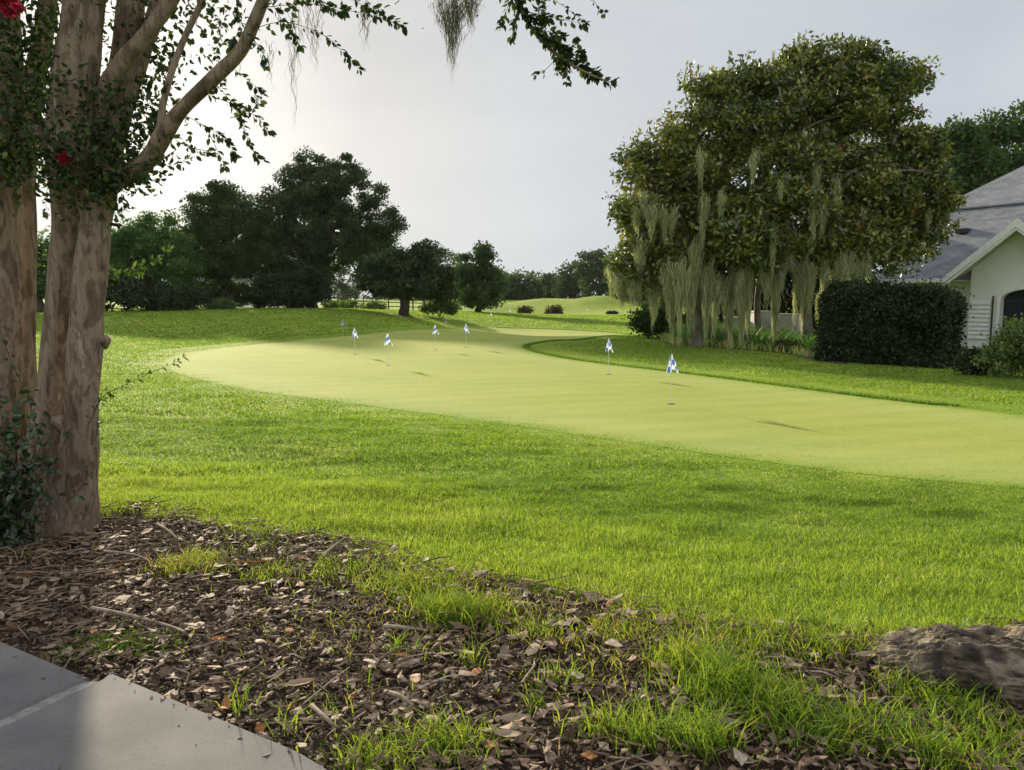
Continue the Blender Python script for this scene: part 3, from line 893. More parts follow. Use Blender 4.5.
def tree(name, label, cat, group, base_px, d, lobes, leaf_m, bark_m, ncl, per, cr, size, trunk_r, fork_py=None, nl=10, inner=.4, up=.5, lean=0, tb=0.0, flat=.7):
    b = P(base_px[0], base_px[1], d); b[2] = h1(b[0], b[1])
    root = empty(name, b, label, cat, group)
    fork = P(base_px[0] + lean, fork_py if fork_py else base_px[1] - 25, d)
    cen = crown_points(sublobes(lobes, 4, .42, .88) if d < 90 else lobes, ncl, inner)
    if d < 90: cen = prune(cen, cr * 1.9)
    g = Geo()
    base = b + np.array([0, 0, -.15])
    c = curve([base, base + (fork - base) * .25 + R.normal(size=3) * .03, base + (fork - base) * .6 + R.normal(size=3) * .08, fork], 5)
    rr = np.linspace(trunk_r, trunk_r * .72, len(c)); rr[:4] *= np.array([1.6, 1.3, 1.12, 1.04])
    tube(g, c, rr, 10, .5, lump=.07)
    limbs(g, fork, cen, trunk_r, nl)
    g.build('trunk', bark_m, root, smooth_=True)
    g = Geo(); foliage(g, cen, per, cr, size, up=up, tbias=tb, flat=flat); g.build('crown', leaf_m, root)
    return root


LT = 'trees along the left side of the course'
OAK = [(322, 182, 34, 26), (352, 196, 34, 26), (292, 192, 30, 26), (378, 222, 26, 22), (335, 225, 44, 22), (275, 215, 26, 24), (262, 245, 26, 24), (300, 250, 36, 22), (345, 255, 42, 18), (385, 248, 20, 18), (345, 168, 22, 14), (312, 165, 18, 12), (282, 285, 40, 24), (395, 225, 10, 14), (300, 275, 34, 24), (262, 212, 18, 18), (268, 232, 26, 20), (310, 215, 40, 26), (360, 238, 36, 22)]
tree('oak_tree', 'tallest wide-crowned live oak left of centre beyond the green', 'tree', LT, (312, 309), 60, [lobe(*l, 60) for l in OAK], M_oak, M_bark_dark, 430, 300, .85, .18, .45, 268, 26, inner=.5, flat=.6)
tree('broadleaf_tree', 'rounded dark tree with lighter top just left of the tall live oak', 'tree', LT, (228, 309), 57,
     [lobe(*l, 57) for l in [(212, 208, 24, 20), (238, 212, 22, 18), (195, 228, 22, 22), (222, 236, 30, 22), (250, 232, 22, 24), (202, 258, 28, 18), (238, 262, 26, 18), (220, 196, 16, 10), (215, 284, 26, 14), (185, 250, 20, 24), (252, 255, 20, 26)]], M_oak2, M_bark_dark, 260, 300, .85, .175, .28, 275, 16, inner=.5, tb=-.08, flat=.6)
tree('spreading_tree', 'low dark spreading tree with short flared trunk right of the tall live oak', 'tree', LT, (404, 314), 50,
     [lobe(*l, 50) for l in [(405, 268, 34, 20), (430, 276, 20, 22), (385, 272, 26, 22), (405, 286, 42, 13), (420, 258, 18, 14), (372, 280, 14, 14), (440, 294, 12, 12), (396, 255, 14, 10), (445, 280, 10, 12)]], M_oak, M_bark_dark, 190, 210, .72, .185, .36, 300, 18, inner=.4, tb=-.12, flat=.55)
tree('upright_tree', 'mid green upright tree with ragged twin top right of the low dark spreading one', 'tree', LT, (478, 312), 74,
     [lobe(*l, 74) for l in [(470, 285, 17, 22), (485, 266, 11, 17), (492, 286, 12, 20), (465, 268, 10, 13), (478, 297, 24, 12), (484, 254, 6, 8), (464, 258, 5, 7)]], M_oak2, M_bark_dark, 150, 170, .85, .25, .34, 302, 10, inner=.4, flat=.6)
tree('vine_covered_tree', 'bright green vine-smothered tree behind the pale multi-trunk tree', 'tree', LT, (150, 309), 54,
     [lobe(*l, 54) for l in [(168, 248, 26, 28), (135, 252, 26, 24), (110, 262, 26, 30), (150, 280, 42, 22), (165, 226, 12, 14), (128, 236, 14, 14), (182, 264, 18, 26), (148, 235, 16, 16)]], M_vine, M_bark_dark, 260, 210, .75, .18, .24, 288, 12, inner=.5, tb=.05, flat=.75)
tree('shade_tree', 'dark tree half hidden behind the pale trunks at the far left', 'tree', LT, (40, 312), 50,
     [lobe(*l, 50) for l in [(35, 268, 34, 28), (70, 275, 26, 26), (5, 272, 34, 32), (45, 250, 18, 14)]], M_vine, M_bark_dark, 120, 200, .85, .2, .26, 290, 8, inner=.5)
tree('edge_tree', 'tall tree beyond the left frame edge', 'tree', LT, (-110, 312), 52, [lobe(-110, 250, 60, 44, 52), lobe(-55, 270, 40, 34, 52)], M_oak, M_bark_dark, 130, 180, .95, .24, .3, 290, 8, inner=.4)


def bush(name, label, cat, group, px, py, d, lobes, leaf_m, ncl, per, cr, size, up=.5, tb=0, inner=.3, nstem=5, sr=.03):
    b = P(px, py, d); b[2] = h1(b[0], b[1])
    root = empty(name, b, label, cat, group)
    cen = crown_points(lobes, ncl, inner)
    cen[:, 2] = np.maximum(cen[:, 2], b[2] + .1)
    g = Geo(); foliage(g, cen, per, cr, size, up=up, tbias=tb); g.build('foliage', leaf_m, root)
    g = Geo()
    for i in R.choice(len(cen), nstem):
        o = b + np.array([R.normal() * .12, R.normal() * .12, -.05])
        tube(g, curve([o, o + (cen[i] - o) * .5 + R.normal(size=3) * .06, cen[i]], 4), np.linspace(sr, sr * .3, 9), 5)
    g.build('stem', M_bark_dark, root)
    return root


UG = 'undergrowth below the left trees'
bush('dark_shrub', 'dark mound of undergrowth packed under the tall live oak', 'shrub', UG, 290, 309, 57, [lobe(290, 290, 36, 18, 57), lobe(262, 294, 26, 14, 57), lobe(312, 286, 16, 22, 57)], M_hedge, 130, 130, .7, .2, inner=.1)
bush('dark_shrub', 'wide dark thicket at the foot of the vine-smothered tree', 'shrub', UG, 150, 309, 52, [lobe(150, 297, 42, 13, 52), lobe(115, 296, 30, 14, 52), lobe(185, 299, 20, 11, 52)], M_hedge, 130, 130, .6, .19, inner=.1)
bush('leafy_thicket', 'thin leafy thicket half screening the pale far house', 'shrub', UG, 226, 309, 70, [lobe(210, 297, 12, 12, 70), lobe(238, 296, 10, 13, 70), lobe(225, 302, 16, 7, 70)], M_oak2, 34, 90, .55, .2, inner=.3)
bush('green_shrub', 'small bright green shrub by the pale wall in the tree gap', 'shrub', UG, 222, 309, 54, [lobe(222, 305, 12, 5, 54), lobe(212, 306, 7, 4, 54)], M_bush, 50, 60, .32, .13)
bush('low_shrub', 'small yellowish shrub growing at the foot of the oak on its right', 'shrub', UG, 345, 309, 66, [lobe(340, 305, 20, 4, 66), lobe(372, 306, 16, 4, 66)], M_bush, 60, 60, .4, .16)
bush('low_shrub', 'light leafy shrub under the right edge of the low spreading tree', 'shrub', UG, 440, 313, 52, [lobe(430, 307, 9, 5, 52), lobe(448, 308, 12, 5, 52)], M_bush, 50, 60, .36, .15)

FT = 'distant trees at the far end of the course'
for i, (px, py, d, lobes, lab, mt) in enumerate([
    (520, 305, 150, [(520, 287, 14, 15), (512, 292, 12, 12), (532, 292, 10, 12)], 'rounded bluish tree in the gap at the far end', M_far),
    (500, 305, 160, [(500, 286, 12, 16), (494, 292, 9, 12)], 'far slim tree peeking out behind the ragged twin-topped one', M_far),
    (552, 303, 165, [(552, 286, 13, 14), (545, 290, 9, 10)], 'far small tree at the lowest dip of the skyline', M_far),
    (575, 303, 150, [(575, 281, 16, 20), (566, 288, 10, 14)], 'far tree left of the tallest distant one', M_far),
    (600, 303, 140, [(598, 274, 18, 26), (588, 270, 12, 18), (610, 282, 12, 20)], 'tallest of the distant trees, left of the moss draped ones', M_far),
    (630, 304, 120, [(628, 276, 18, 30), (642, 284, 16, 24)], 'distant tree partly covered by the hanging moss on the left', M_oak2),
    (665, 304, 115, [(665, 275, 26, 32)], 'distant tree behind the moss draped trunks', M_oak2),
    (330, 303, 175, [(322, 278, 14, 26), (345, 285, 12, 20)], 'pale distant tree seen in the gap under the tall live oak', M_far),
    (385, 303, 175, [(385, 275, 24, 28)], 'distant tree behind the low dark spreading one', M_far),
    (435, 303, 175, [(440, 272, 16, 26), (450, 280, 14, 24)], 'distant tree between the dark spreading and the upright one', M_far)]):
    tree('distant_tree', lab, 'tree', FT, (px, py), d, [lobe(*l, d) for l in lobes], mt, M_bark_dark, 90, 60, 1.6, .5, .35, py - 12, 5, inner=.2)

# far wood: one mass closing the view
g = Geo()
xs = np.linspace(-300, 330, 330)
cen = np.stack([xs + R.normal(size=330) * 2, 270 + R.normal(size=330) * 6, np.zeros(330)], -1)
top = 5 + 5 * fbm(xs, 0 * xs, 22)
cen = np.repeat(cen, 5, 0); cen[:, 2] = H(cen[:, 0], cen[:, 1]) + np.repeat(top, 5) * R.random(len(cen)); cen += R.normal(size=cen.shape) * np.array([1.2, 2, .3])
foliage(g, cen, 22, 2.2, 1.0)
tag(g.build('far_wood', M_far), kind='stuff')

# dense tree added behind the mossy crowns to shade the lower house roof
tree('added_shade_tree', 'dense dark tree added right behind the moss draped crowns to shade the lower house roof', 'tree', None, (705, 325), 39, [lobe(700, 225, 44, 36, 39), lobe(735, 240, 44, 34, 39), lobe(665, 245, 28, 26, 39), lobe(770, 215, 40, 40, 39)], M_oak, M_bark_dark, 200, 120, .8, .2, .3, 285, 10, inner=.3)

# right: trees behind the house
RT = 'trees behind the white house'
tree('tall_tree', 'dark tree rising behind the house roof at the right frame edge', 'tree', RT, (1005, 300), 52, [lobe(1000, 150, 34, 34, 52), lobe(1030, 165, 34, 48, 52), lobe(1010, 200, 60, 50, 52), lobe(985, 135, 20, 18, 52), lobe(1015, 128, 20, 18, 52)], M_oak2, M_bark_dark, 260, 80, 1.1, .26, .35, 230, 12, inner=.3)
tree('tall_tree', 'dark tree between the moss draped crowns and the house roof', 'tree', RT, (950, 300), 50, [lobe(955, 150, 24, 26, 50), lobe(945, 190, 30, 44, 50), lobe(968, 175, 26, 40, 50)], M_oak2, M_bark_dark, 190, 80, 1.0, .26, .3, 240, 10, inner=.3)

# course bushes
BG = 'bushes on the far fairway'
bush('bush', 'round reddish brown bush on the fairway, larger of the brown ones', 'bush', BG, 526, 317, 100, [lobe(526, 312, 6.5, 5, 100), lobe(522, 313, 5, 4, 100)], M_redbush, 40, 40, .5, .25)
bush('bush', 'right hand brown bush of the close pair on the fairway', 'bush', BG, 556, 317, 98, [lobe(556, 312, 5.5, 5, 98)], M_redbush, 30, 40, .5, .25)
bush('bush', 'left narrow bush of the close pair on the fairway', 'bush', BG, 548, 317, 99, [lobe(548, 311.5, 3, 5, 99)], M_redbush, 20, 40, .4, .22)
bush('bush', 'small low dark bush by itself on the fairway left of the mossy trees', 'bush', BG, 612, 318, 80, [lobe(612, 316, 5, 2.5, 80)], M_hedge, 20, 40, .35, .18)

# ------------------------------------------------------------------ moss draped trees on the right
M_moss = leaf_mat('spanish moss', [(0, (0.1814, 0.2059, 0.1156)), (.5, (0.4112, 0.4490, 0.2601)), (1, (0.6532, 0.6860, 0.4392))], trans=.45, gloss=.0, tcol=1.2, tshift=(1.0, 1.0, .78))


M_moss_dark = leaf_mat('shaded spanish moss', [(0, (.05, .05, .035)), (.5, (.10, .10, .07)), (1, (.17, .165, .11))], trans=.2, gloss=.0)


def moss_into(g, top, length, width, n, rw=.010):
    """one hanging beard: strands start along a twig, tangle and gather to a ragged point"""
    sway = np.array([random.gauss(0, .05), random.gauss(0, .05)]) * min(1, length)
    for _ in range(n):
        f = min(abs(random.gauss(0, .5)), 1) * random.choice((-1, 1))
        L_ = length * (1 - .8 * abs(f) ** 1.3) * (.45 + .6 * random.random())
        z0_ = -random.random() ** 1.5 * length * .5 + random.gauss(0, .10) * min(1, length) - .3 * f * f * length * .5
        k = 8
        t = np.linspace(0, 1, k)[:, None]
        ph = R.random(4) * 6.28
        tt = (t * L_ - z0_) / length
        amp = (.05 if rw > .005 else .02) * min(1, length + .3)
        x_ = f * width * (1 - .75 * np.clip(tt, 0, 1)) + amp * np.sin(tt * 9 + ph[0]) + .5 * amp * np.sin(tt * 23 + ph[1]) + sway[0] * tt
        y_ = .35 * width * math.sin(ph[3]) * (1 - .7 * np.clip(tt, 0, 1)) + amp * np.sin(tt * 8 + ph[2]) + sway[1] * tt
        path = top + np.concatenate([x_, y_, z0_ - t * L_], 1)
        a = random.random() * 3.14
        s = np.array([math.cos(a), math.sin(a), 0]) * rw
        wv = (1 - .8 * t ** 2) * (.4 + 1.2 * R.random((k, 1)))
        v = np.stack([path - s * wv, path + s * wv], 1).reshape(-1, 3)
        i = np.arange(k - 1)[:, None] * 2
        g.add(v, i + np.array([[0, 1, 3, 2]]), min(1, max(0, random.gauss(.5, .27))))


def mossy_tree(label, trunks, lobes, ncl, per, moss, d, cr=.50, tb=0.0):
    ncl, per = int(ncl * .85), int(per * 2.3)
    b = P(trunks[0][0][0], trunks[0][0][1], d); b[2] = h1(b[0], b[1])
    root = empty('moss_draped_tree', b, label, 'tree', 'moss draped trees beside the house')
    cen = prune(crown_points(sublobes(lobes, 6, .46, .66), ncl, .5), cr * 2.0)
    cen = np.concatenate([cen, crown_points([(c, r_ * .6) for c, r_ in lobes], int(ncl * .22), 0)])
    for pxs, r in [(t[:-1], t[-1]) for t in trunks]:
        g = Geo()
        pts = [P(q[0], q[1], d + (q[2] if len(q) > 2 else 0)) for q in pxs]
        pts[0][2] = h1(pts[0][0], pts[0][1]) - .1
        c = curve(pts, 7)
        rr = np.linspace(r, r * .65, len(c)); rr[:3] *= np.array([1.5, 1.2, 1.06])
        tube(g, c, rr, 10, .5, lump=.08)
        limbs(g, c[-1], cen, r * .9, 9)
        g.build('trunk', M_bark_grey, root, smooth_=True)
    low = cen[cen[:, 2] < np.percentile(cen[:, 2], 45)]
    low = low[low[:, 1] < np.percentile(low[:, 1], 55)]
    for q in low[R.choice(len(low), 16, replace=False)]:
        g = Geo(); moss_into(g, q + np.array([0, -.3, 0]), .35 + .9 * R.random() ** 1.5, .08 + .14 * R.random(), 70, .007); g.build('hanging_moss', M_moss, root)
    g = Geo(); foliage(g, cen, per, cr, .15, aspect=.48, up=.6, tspread=.2, tbias=tb, flat=.6); g.build('crown', M_mag, root)
    for px, py, dz, L_, w_, n in moss:
        g = Geo(); moss_into(g, P(px, py, d + dz), L_, w_ * 1.35, int(n * 2.6), .0072); g.build('hanging_moss', M_moss, root)
    return root


mossy_tree('leftmost moss draped tree with the longest pale curtains of moss and twin trunks', [[(698, 338), (697, 300), (692, 262), (685, 225), .15], [(713, 340, .6), (712, 305, .6), (718, 270, .5), (725, 235, .4), .13], [(728, 340, -.3), (728, 315, -.3), (731, 290, -.2), (726, 250), .10]],
           [lobe(650, 235, 40, 50, 24), lobe(668, 185, 42, 48, 24), lobe(700, 215, 48, 55, 24), lobe(635, 265, 28, 34, 24), lobe(690, 145, 40, 40, 24), lobe(715, 168, 40, 34, 24.3), lobe(708, 98, 32, 34, 24), lobe(648, 160, 24, 30, 24), lobe(655, 265, 30, 30, 24), lobe(690, 268, 36, 22, 23.8), lobe(722, 262, 26, 24, 23.6), lobe(632, 285, 20, 18, 24)], 520, 42,
           [(652, 203, -1.3, .9, .20, 70), (663, 206, -1.3, .8, .16, 50), (674, 208, -1.4, .7, .15, 40), (622, 276, -.6, .8, .28, 120), (612, 268, -.2, .8, .18, 60), (634, 280, -.8, .7, .2, 70), (668, 262, -1.3, 1.2, .2, 90), (680, 262, -1.4, 1.7, .18, 120), (690, 268, -1.4, 1.5, .2, 110), (697, 240, -1.4, 1.7, .16, 110), (708, 262, -1.3, 1.9, .2, 130), (706, 195, -1.6, 1.3, .14, 60),
            (718, 275, -1.2, 1.5, .16, 100), (643, 190, -1.2, .6, .14, 40), (636, 205, -1.0, .7, .14, 40), (728, 280, -1.0, 1.7, .17, 130), (640, 242, -.9, 1.0, .2, 60), (655, 285, -.6, 1.0, .2, 70), (672, 290, -.7, 1.1, .16, 70), (700, 150, -1.6, .9, .1, 30), (735, 262, -1.0, 1.3, .13, 60)], 24, tb=.05)
mossy_tree('tallest central moss draped tree with moss-wrapped slim trunks', [[(746, 346), (746, 310), (748, 275), (752, 230), .13], [(776, 346, .2), (775, 310, .2), (777, 270), (785, 220), .12], [(760, 344, 1.0), (757, 310, 1.0), (762, 260, .8), (770, 210, .5), .11]],
           [lobe(785, 112, 60, 52, 23.6), lobe(830, 95, 55, 48, 24), lobe(745, 130, 42, 52, 23.6), lobe(865, 85, 32, 34, 24), lobe(775, 175, 60, 50, 23), lobe(800, 215, 50, 38, 23), lobe(740, 225, 42, 40, 23), lobe(775, 245, 36, 22, 22.6), lobe(850, 140, 50, 50, 24), lobe(757, 92, 40, 30, 24), lobe(825, 188, 40, 34, 24.2), lobe(740, 80, 30, 26, 24), lobe(900, 95, 28, 34, 24), lobe(880, 72, 24, 22, 24), lobe(810, 68, 30, 22, 24), lobe(760, 262, 40, 20, 23.4), lobe(800, 258, 26, 20, 23)], 760, 42,
           [(742, 268, -.9, 1.9, .14, 170), (748, 265, -.9, 1.6, .13, 120), (776, 265, -.8, 2.1, .12, 170), (766, 255, -1.0, 1.1, .26, 120), (780, 255, -1.0, .9, .2, 80), (755, 150, -1.7, .8, .12, 30), (798, 262, -.8, 1.4, .09, 80), (760, 240, -1.2, .9, .16, 50), (722, 190, -1.5, .8, .12, 30), (790, 240, -1.3, .8, .14, 50)], 23.6)
mossy_tree('rightmost moss draped tree with one bare grey trunk by the hedge', [[(806, 351), (807, 315), (805, 275), (815, 225), .17]],
           [lobe(890, 190, 50, 55, 24), lobe(905, 225, 42, 42, 24), lobe(850, 215, 48, 50, 23.5), lobe(870, 250, 46, 26, 23.5), lobe(915, 165, 32, 40, 24.5), lobe(825, 245, 30, 26, 23), lobe(895, 140, 36, 36, 24.5)], 420, 42,
           [(813, 265, -.8, 1.2, .10, 80), (826, 262, -.8, 1.2, .10, 80), (820, 294, -.8, .6, .09, 70), (846, 252, -1.0, 1.1, .22, 70), (858, 262, -1.0, .9, .18, 60), (866, 250, -1.0, .9, .14, 40), (806, 258, -.7, 1.6, .10, 90), (838, 262, -.9, .8, .12, 40)], 23.4, tb=.04)

# ground cover in the tree bed
M_lily = leaf_mat('lily turf', [(0, (0.0488, 0.1317, 0.0240)), (.5, (0.1137, 0.2633, 0.0450)), (.8, (0.2600, 0.4388, 0.0750)), (1, (0.6500, 0.5792, 0.2550))], trans=.3, gloss=.08)
g = Geo()
n = 9000
x = R.random(n) * 6.5 + 3.8; y = 21 + R.random(n) * 7
k = inside(bed, x, y) & (dist_poly(bed, x, y) < 2.4); x, y = x[k], y[k]; n = len(x)
de = dist_poly(bed, x, y)
dry = (de < .35) | ((x < 5.0) & (de < .8))
blades(g, x, y, H(x, y), np.where(dry, .3, .68) * (.5 + .7 * R.random(n)), .03, .5 + .8 * R.random(n), np.where(dry & (R.random(n) < .75), .85 + .15 * R.random(n), np.clip(.4 + .25 * R.normal(size=n), 0, .8)))
tag(g.build('ground_cover', M_lily), kind='stuff')

# ------------------------------------------------------------------ hedges
HG = 'clipped dark hedges beside the house'


def hedge(label, p0, p1, wd_, ht, n, size):
    p0, p1 = np.array(p0), np.array(p1)
    b = (p0 + p1) / 2
    z0 = h1(*b)
    root = empty('hedge', (b[0], b[1], z0), label, 'hedge', HG)
    L_ = np.linalg.norm(p1 - p0); u = (p1 - p0) / L_; v = np.array([-u[1], u[0]])
    a, c, zz = R.random(n) * L_, R.random(n) * 2 - 1, R.random(n)
    face = R.random(n)
    c = np.where(face < .5, np.sign(c) * (.85 + .15 * R.random(n)), c)
    zz = np.where(face > .7, .93 + .07 * R.random(n), zz)
    xy = p0 + u * a[:, None] + v * (c * wd_ / 2)[:, None]
    bulge = (fbm(a, zz * ht + 7 * np.sign(c), .8) - .5) * 1.0 - .35 * np.clip(zz - .75, 0, 1)
    xy = xy + v * (np.sign(c) * bulge)[:, None]
    pos = np.c_[xy, H(xy[:, 0], xy[:, 1]) + zz * ht * (1 + .3 * (fbm(a, c * .5, .7) - .5)) * (1 - .16 * np.exp(-(L_ - a) / .3))]
    g = Geo(); s = size * (.6 + .8 * R.random(n))
    pos = pos + R.normal(size=(n, 3)) * (.04 + .09 * (R.random((n, 1)) < .12))
    leaves(g, pos, rnd_dir(n), rnd_dir(n, .3), s, s * .6, np.clip(.4 + .3 * R.normal(size=n), 0, 1), kind='quad')
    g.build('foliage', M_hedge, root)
    g = Geo()
    for i in range(int(L_ / .5)):
        q = p0 + u * (.25 + i * .5); zb = h1(*q)
        for s_ in (-1, 1):
            tube(g, curve([np.array([*q, zb - .05]), np.array([*(q + v * s_ * .1), zb + ht * .4]), np.array([*(q + v * s_ * .3 * wd_), zb + ht * .85])], 3), np.linspace(.03, .012, 7), 5)
    g.build('stem', M_bark_dark, root)
    return root


hedge('long dark clipped hedge between the mossy trees and the white gable', G(838, 362)[:2] + (0.1, .9), P(975, 371, 17.6)[:2] + (0, .9), 1.5, 1.84, 70000, .075)
hedge('deep dark hedge standing behind the moss-wrapped trunks', (6.6, 29.4), (12.6, 27.6), 1.4, 2.6, 52000, .10)
bush('leafy_shrub', 'loose yellow-green shrub under the arched window, leaves coloured as if sunlit', 'shrub', None, 1012, 378, 15.6, [lobe(1010, 350, 22, 22, 15.6), lobe(1030, 345, 26, 26, 15.6), lobe(995, 362, 14, 16, 15.6), lobe(1020, 332, 14, 12, 15.6)], M_bush, 130, 50, .26, .07, inner=.2, sr=.012, tb=.28)  # raised leaf tint puts sunlight into the colour; the hedge shades this shrub
bush('leafy_shrub', 'low dark shrub in the corner between hedge and house', 'shrub', None, 975, 374, 16.2, [lobe(975, 362, 14, 12, 16.2)], M_hedge, 40, 50, .25, .07, inner=.2, sr=.012)
bush('dark_shrub', 'dark shrub filling the gap left of the moss-hung trunks', 'shrub', None, 655, 330, 27.5, [lobe(655, 316, 16, 13, 27.5), lobe(642, 321, 10, 9, 27.5), lobe(672, 318, 12, 12, 27.5), lobe(658, 326, 14, 6, 27.5)], M_oak2, 110, 80, .4, .10, inner=.1)
bush('dry_shrub', 'small dry greyish shrub at the foot of the bare grey trunk', 'shrub', None, 795, 352, 22.6, [lobe(795, 346, 10, 6, 22.6), lobe(785, 345, 6, 6, 22.6)], M_redbush, 30, 40, .2, .08, sr=.01)

# ------------------------------------------------------------------ utility cabinets
M_cab = noise_mat('weathered cabinet paint', [(.3, (.48, .49, .49)), (.6, (.66, .66, .65)), (.8, (.74, .73, .71))], 4, bump=.05)
M_cab_d = plain('cabinet seam', (.08, .08, .08), .7)


def cabinet(px, py, d, w, h, dep, rot, label):
    b = P(px, py, d); b[2] = h1(b[0], b[1])
    root = empty('utility_cabinet', b, label, 'utility box', 'grey utility cabinets behind the trunks')
    ca, sa = math.cos(rot), math.sin(rot)
    M = lambda v: np.stack([v[:, 0] * ca - v[:, 1] * sa, v[:, 0] * sa + v[:, 1] * ca, v[:, 2]], -1) + b
    g = Geo(); box(g, (-w / 2, -dep / 2, .06), (w / 2, dep / 2, h - .05), M, bev=.015); g.build('body', M_cab, root)
    g = Geo(); box(g, (-w / 2 - .03, -dep / 2 - .04, h - .05), (w / 2 + .03, dep / 2 + .03, h), M, bev=.012); g.build('lid', M_cab, root)
    g = Geo(); box(g, (-w / 2 + .05, -dep / 2 - .012, .14), (w / 2 - .05, -dep / 2 - .001, h - .12), M); dr = g.build('door', M_cab, root)
    g = Geo(); box(g, (w / 2 - .14, -dep / 2 - .034, h * .5), (w / 2 - .11, -dep / 2 - .012, h * .5 + .12), M); g.build('handle', M_cab_d, dr)
    g = Geo(); box(g, (-w / 2 - .05, -dep / 2 - .05, -.1), (w / 2 + .05, dep / 2 + .05, .06), M); g.build('plinth', M_conc, root)
    return root


cabinet(790, 349, 24.6, .62, 1.02, .6, -.5, 'taller grey utility cabinet left of the bare grey trunk')
cabinet(762, 345, 25.6, .6, 1.05, .6, .1, 'grey utility cabinet half hidden between two moss-wrapped trunks')
cabinet(736, 345, 26.6, .6, .8, .6, .1, 'low dark utility cabinet farthest left behind the trunks')

# ------------------------------------------------------------------ house
HD = 1.2
E = P(946, 277, 22 * HD)
nvec = np.array([-.85, -.53]); nvec /= np.linalg.norm(nvec)
uvec = np.array([-nvec[1], nvec[0]])          # to the right along the front
vvec = -nvec                                   # to the back
z0 = h1(*E[:2])
house = empty('house', (E[0], E[1], z0), 'white stucco house with front gable, arched window and grey shingle roof', 'house')


def HM(v):
    v = np.asarray(v, float).reshape(-1, 3)
    return np.stack([E[0] + v[:, 0] * uvec[0] + v[:, 1] * vvec[0], E[1] + v[:, 0] * uvec[1] + v[:, 1] * vvec[1], v[:, 2]], -1)


M_stucco = noise_mat('white stucco', [(.3, (.80, .80, .79)), (.7, (.88, .88, .87))], 3, bump=.25, bscale=60, bdist=.006)
M_trim = plain('white trim paint', (.86, .86, .85), .5)
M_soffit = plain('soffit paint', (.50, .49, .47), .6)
M_dark = plain('dark navy glass', (.012, .015, .03), .15)
M_pipe = plain('dark pipe', (.03, .03, .03), .5)
m, nt, out = mat('asphalt shingles'); Lk = nt.links.new
tc = N(nt, 'ShaderNodeTexCoord')
br = N(nt, 'ShaderNodeTexBrick'); br.inputs['Scale'].default_value = 1.0; br.inputs['Brick Width'].default_value = .3; br.inputs['Row Height'].default_value = .14
br.inputs['Mortar Size'].default_value = .006; br.inputs[1].default_value = (.165, .185, .22, 1); br.inputs[2].default_value = (.235, .255, .29, 1); br.inputs[3].default_value = (.09, .09, .09, 1)
Lk(tc.outputs['UV'], br.inputs['Vector'])
nz = N(nt, 'ShaderNodeTexNoise'); nz.inputs['Scale'].default_value = 2.2; nz.inputs['Detail'].default_value = 8
Lk(tc.outputs['Object'], nz.inputs['Vector'])
c2 = ramp(nt, [(.3, (.8, .8, .8)), (.7, (1.15, 1.13, 1.1))], nz.outputs['Fac'])
mm = N(nt, 'ShaderNodeMix', data_type='RGBA', blend_type='MULTIPLY'); mm.inputs[0].default_value = 1
Lk(br.outputs[0], mm.inputs[6]); Lk(c2.outputs[0], mm.inputs[7])
b = N(nt, 'ShaderNodeBsdfPrincipled'); b.inputs['Roughness'].default_value = .9
Lk(mm.outputs[2], b.inputs['Base Color']); Lk(b.outputs[0], out.inputs[0])
M_roof = m

zE = E[2]; GW = 2.1; GR = P(1012, 220, 24.6)[2] - zE; PIT = .84; VB = 3.0; ZB = zE + PIT * VB


def slab_poly(g, pts, th=.05):
    """a roof plane of some thickness from house-space corner points; returns its uv"""
    p = np.array(pts, float); n = len(p)
    nn = np.cross(p[1] - p[0], p[2] - p[0]); nn /= np.linalg.norm(nn)
    if nn[2] < 0: nn = -nn
    dn = np.array([0, 0, -th])
    v = np.concatenate([p, p + dn])
    g.add(HM(v), [np.arange(n), np.arange(n)[::-1] + n] + [np.array([i, (i + 1) % n, n + (i + 1) % n, n + i]) for i in range(n)])
    ax = np.cross(np.array([0, 0, 1.0]), nn); ax /= np.linalg.norm(ax) + 1e-9
    ay = np.cross(nn, ax)
    return np.c_[v @ ax, v @ ay]


vg = GR / PIT
g = Geo(); uvs = [slab_poly(g, [(-2.6, 0, zE), (-.02, 0, zE), (GW, vg, zE + GR), (GW * 2 + .02, 0, zE), (9, 0, zE), (9, VB, ZB), (-2.6, VB, ZB)])]
g.build('front_roof', M_roof, house, uv=np.concatenate(uvs))
g = Geo(); uvs = [slab_poly(g, [(0, 0, zE + .01), (GW, -.0, zE + GR + .01), (GW, vg, zE + GR + .01)]), slab_poly(g, [(GW, 0, zE + GR + .012), (2 * GW, 0, zE + .012), (GW, vg, zE + GR + .012)])]
g.build('gable_roof', M_roof, house, uv=np.concatenate(uvs))
# upper block with hip roof
U0, U1, V0, V1 = -2.0, 13, VB, VB + 11
AP = .72; hv = (V1 - V0) / 2
g = Geo()
zr = ZB + .02
o_ = .35
A_, B_, C_, D_ = (U0 - o_, V0 - o_ + .25, zr), (U1 + o_, V0 - o_ + .25, zr), (U1 + o_, V1 + o_, zr), (U0 - o_, V1 + o_, zr)
hr = (V1 - V0) / 2 + o_
R1, R2 = (U0 - o_ + hr, V0 + (V1 - V0) / 2 + .12, zr + AP * hr), (U1 + o_ - hr, V0 + (V1 - V0) / 2 + .12, zr + AP * hr)
uvs = [slab_poly(g, [A_, B_, R2, R1]), slab_poly(g, [D_, A_, R1]), slab_poly(g, [B_, C_, R2]), slab_poly(g, [C_, D_, R1, R2])]
g.build('main_roof', M_roof, house, uv=np.concatenate(uvs))
g = Geo()
VW = .75
zg = z0 - .2
